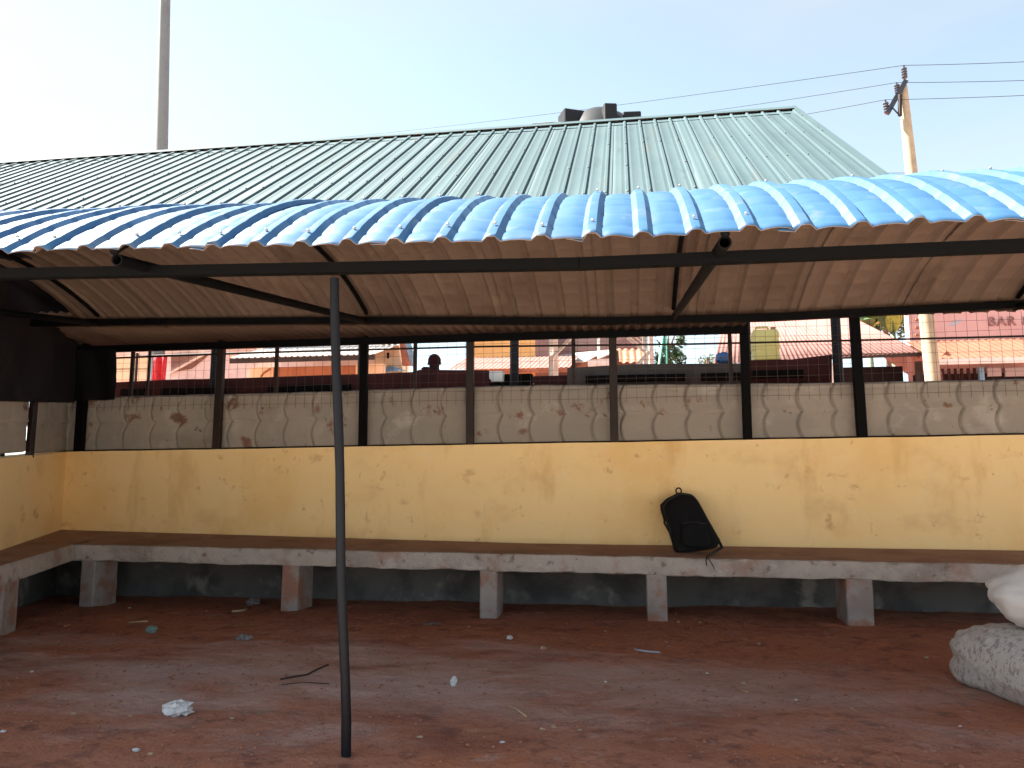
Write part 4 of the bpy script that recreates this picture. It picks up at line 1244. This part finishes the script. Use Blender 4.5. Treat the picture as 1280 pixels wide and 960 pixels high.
# ------------------------------------------------------------------ sacks at the right
def sack(name, mt, c, size, rotz, seed, e=.62, amp=.06, wr=.05, tilt=0.0, ears=(), nu=72, nv=44):
    rot = Matrix.Rotation(rotz, 3, 'Z') @ Matrix.Rotation(tilt, 3, 'Y')
    c = Vector(c); vv = []
    for j in range(nv + 1):
        ph = -math.pi / 2 + math.pi * j / nv
        for i in range(nu):
            th = 2 * math.pi * i / nu
            f = lambda q, ee: math.copysign(abs(q) ** ee, q)
            p = Vector((f(math.cos(ph), .75) * f(math.cos(th), e), f(math.cos(ph), .75) * f(math.sin(th), e), f(math.sin(ph), .85)))
            k = 1 + amp * fbm(p.x * 1.6, p.y * 1.6, p.z * 1.6 + seed)
            k += wr * (abs(noise.noise(Vector((p.x * 4, p.y * 4, p.z * 1.8 + seed)))) ** .7 - .4) * .7 + .25 * wr * (abs(noise.noise(Vector((p.x * 11, p.y * 11, p.z * 5 + seed)))) - .3)
            q = Vector((p.x * size[0] * k, p.y * size[1] * k, p.z * size[2] * k))
            for (ev, pull, sharp) in ears:
                ev = Vector(ev).normalized()
                d = max(0, p.normalized().dot(ev)); q += ev * pull * d ** sharp
            q = rot @ q + c
            q.z = max(q.z, c.z - size[2] * .93) if not tilt else q.z
            vv.append(q)
    fs = [(j * nu + i, j * nu + (i + 1) % nu, (j + 1) * nu + (i + 1) % nu, (j + 1) * nu + i) for j in range(nv) for i in range(nu)]
    return MB().add(vv, fs)
o = sack('sack', M['woven'], (2.30, 4.58, .175), (.36, .82, .20), R(6), 4.0, ears=(((-.7, 1.0, -.75), .10, 14), ((-.6, -1, -.6), .08, 14)), wr=.09, e=.5)
lowsack = o.build('lower', M['woven'], smooth=True)
lowsack.name = 'sack'
tag(recenter(lowsack, (2.30, 4.58, 0)), 'grey white speckled woven sack lying on the red earth under the white sack', 'sack')
o = sack('sack', M['white_sack'], (2.50, 4.72, .53), (.42, .52, .20), R(12), 11.0, e=.75, amp=.08, wr=.13, ears=(((-.55, -.2, 1.0), .12, 20), ((-1, .2, .1), .05, 6)))
upsack = o.build('upper', M['white_sack'], smooth=True)
upsack.name = 'sack'
tag(recenter(upsack, (2.50, 4.72, .34)), 'bulging plain white sack resting on top of the speckled sack', 'sack')

# ------------------------------------------------------------------ loose soil crumbs under the shelter
rnd = random.Random(99)
m = MB()
for _ in range(5200):
    y = 2.9 + 4.9 * rnd.random() ** 1.3
    x = rnd.uniform(-.95, .72) * y
    if y > 6.9 and fbm(x, y) < 0: continue
    if fbm(x * 1.2, y * 1.2, 7) < -.12: continue
    r_ = rnd.choice((.003, .004, .004, .005, .006, .008, .011))
    c = Vector((x, y, gz(x, y) + r_ * .3))
    vv = [c + Vector((math.cos(a) * r_ * rnd.uniform(.7, 1.5), math.sin(a) * r_ * rnd.uniform(.7, 1.5), 0)) for a in (0, 1.4, 2.7, 3.9, 5.1)]
    vv.append(c + Vector((rnd.uniform(-.3, .3) * r_, rnd.uniform(-.3, .3) * r_, r_ * rnd.uniform(.6, 1.1))))
    m.add(vv, [(i, (i + 1) % 5, 5) for i in range(5)])
o = m.build('soil_crumbs', M['crumb'])
tag(o, 'loose red soil crumbs scattered over the earth floor', 'soil', kind='stuff')

# ------------------------------------------------------------------ litter on the ground
def scrap(name, label, cat, px, py, size, mt, seed, group=None, amp=.5):
    p = on_ground(px, py); p.z = gz(p.x, p.y)
    o = blob(name, M[mt], (p.x, p.y, p.z + size[2] * .75), size, seed, .9, amp, 2.4, nu=20, nv=12, smooth=False, wrinkle=.35)
    tag(recenter(o, p), label, cat, group)
def stick(name, label, cat, pts, r_, mt, group=None):
    P_ = []
    for i, (px, py) in enumerate(pts):
        p = on_ground(px, py); p.z = gz(p.x, p.y) + r_ * .9 + .004 * (i % 2); P_.append(p)
    o = MB().tube(P_, r_, 6).build(name, M[mt], smooth=True)
    tag(recenter(o, P_[0]), label, cat, group)
def flat(name, label, cat, px, py, w, d, rot, mt, group=None):
    p = on_ground(px, py); p.z = gz(p.x, p.y)
    ca_, sa_ = math.cos(rot), math.sin(rot)
    def P(u, v):
        x, y = (u - .5) * w * (1 - .3 * v * u), (v - .5) * d * (1 - .2 * u)
        X, Y_ = p.x + x * ca_ - y * sa_, p.y + x * sa_ + y * ca_
        return Vector((X, Y_, gz(X, Y_) + .006 + .02 * abs(fbm(u * 3 + px, v * 3, py))))
    o = MB().grid(P, frange(0, 1, 6), frange(0, 1, 5)).build(name, M[mt], smooth=False); solidify(o, .0015)
    tag(recenter(o, p), label, cat, group)
scrap('plastic_bag', 'crumpled white plastic bag, largest scrap on the red earth', 'plastic bag', 221, 889, (.058, .048, .036), 'white_scrap', 1)
scrap('plastic_scrap', 'white plastic scrap twisted upright on the earth between the pole and the bench legs', 'litter', 567, 857, (.016, .02, .026), 'white_scrap', 2)
scrap('stone', 'small pale stone in front of the middle bench leg', 'stone', 637, 798, (.018, .016, .014), 'white_scrap', 3)
scrap('stone', 'small tan pebble beside the small pale stone', 'stone', 679, 811, (.018, .014, .01), 'tan_scrap', 4)
scrap('cup', 'small crushed teal grey cup on the ground left of the bench bay', 'cup', 189, 791, (.035, .03, .028), 'teal_scrap', 5, amp=.3)
scrap('paper_scrap', 'crumpled pale grey paper between the pole and the teal cup', 'paper', 305, 801, (.05, .035, .02), 'grey_scrap', 6)
scrap('paper_scrap', 'grey crumpled wrapper near the second bench leg', 'paper', 316, 755, (.055, .045, .03), 'grey_scrap', 7)
stick('stick', 'short pale stick beside the grey crumpled wrapper', 'stick', [(290, 766), (303, 764), (312, 760)], .012, 'straw')
stick('stick', 'thin pale straight stick behind the teal cup', 'stick', [(161, 780), (172, 779.5), (184, 780)], .008, 'straw')
flat('dry_leaf', 'scattered dry reddish leaf near the corner leg of the bench', 'leaf', 72, 783, .13, .06, .3, 'red_leaf')
flat('dry_leaf', 'curled orange brown leaf near the corner leg of the bench', 'leaf', 84, 784, .08, .05, 1.3, 'rust_roof')
scrap('stone', 'grey white pebble under the long bench seat near the pole', 'stone', 537, 752, (.03, .025, .025), 'grey_scrap', 8)
flat('cardboard', 'torn brown cardboard piece on the ground before the bench', 'cardboard', 540, 780, .17, .14, .5, 'brown_paper')
scrap('paper_scrap', 'small pale scrap under the bench between two middle legs', 'paper', 672, 753, (.045, .03, .018), 'grey_scrap', 9)
stick('stick', 'thin bluish grey flat stick lying before the bench leg below the backpack', 'stick', [(793, 813), (808, 815), (825, 815)], .007, 'letter_pale')
stick('twig', 'long dark bent twig on the dusty patch left of the pole', 'twig', [(350, 852), (368, 850), (384, 845), (398, 839), (410, 833)], .0055, 'twig')
stick('twig', 'fine dark twig lying just below the long bent twig', 'twig', [(352, 858), (380, 857), (412, 857)], .0025, 'twig')
stick('straw', 'thin pale straw on the red earth right of the pole', 'straw', [(634, 885), (645, 890), (658, 899)], .005, 'straw')
stick('straw', 'thin pale straw lying towards the speckled sack', 'straw', [(920, 862), (935, 868)], .004, 'straw')
smalls = [(170, 937, .018), (188, 942, .014), (92, 892, .012), (4, 915, .014), (848, 778, .013), (875, 779, .014), (884, 841, .012), (948, 803, .016), (1158, 824, .018), (995, 877, .010), (833, 801, .01), (836, 806, .01), (898, 972, .01), (678, 913, .014), (725, 915, .01), (628, 930, .012), (692, 911, .012), (525, 923, .014), (162, 760, .015), (586, 783, .012), (775, 840, .01), (757, 852, .01), (930, 855, .02), (1065, 888, .01), (1200, 912, .01), (163, 893, .01), (290, 898, .012), (40, 840, .012), (757, 786, .012)]
for i, (px, py, s_) in enumerate(smalls):
    scrap(('plastic_scrap', 'straw_chip', 'pebble')[i % 3], ('tiny white plastic scrap lying on the red earth', 'tiny straw coloured chip lying on the red earth', 'tiny tan pebble lying on the red earth')[i % 3], ('litter', 'straw', 'pebble')[i % 3], px, py, (s_ * .8, s_ * .55, s_ * .3), ('white_scrap', 'straw', 'tan_scrap')[i % 3], 40 + i, ('tiny white scraps on the earth', 'tiny straw chips on the earth', 'tiny pebbles on the earth')[i % 3])
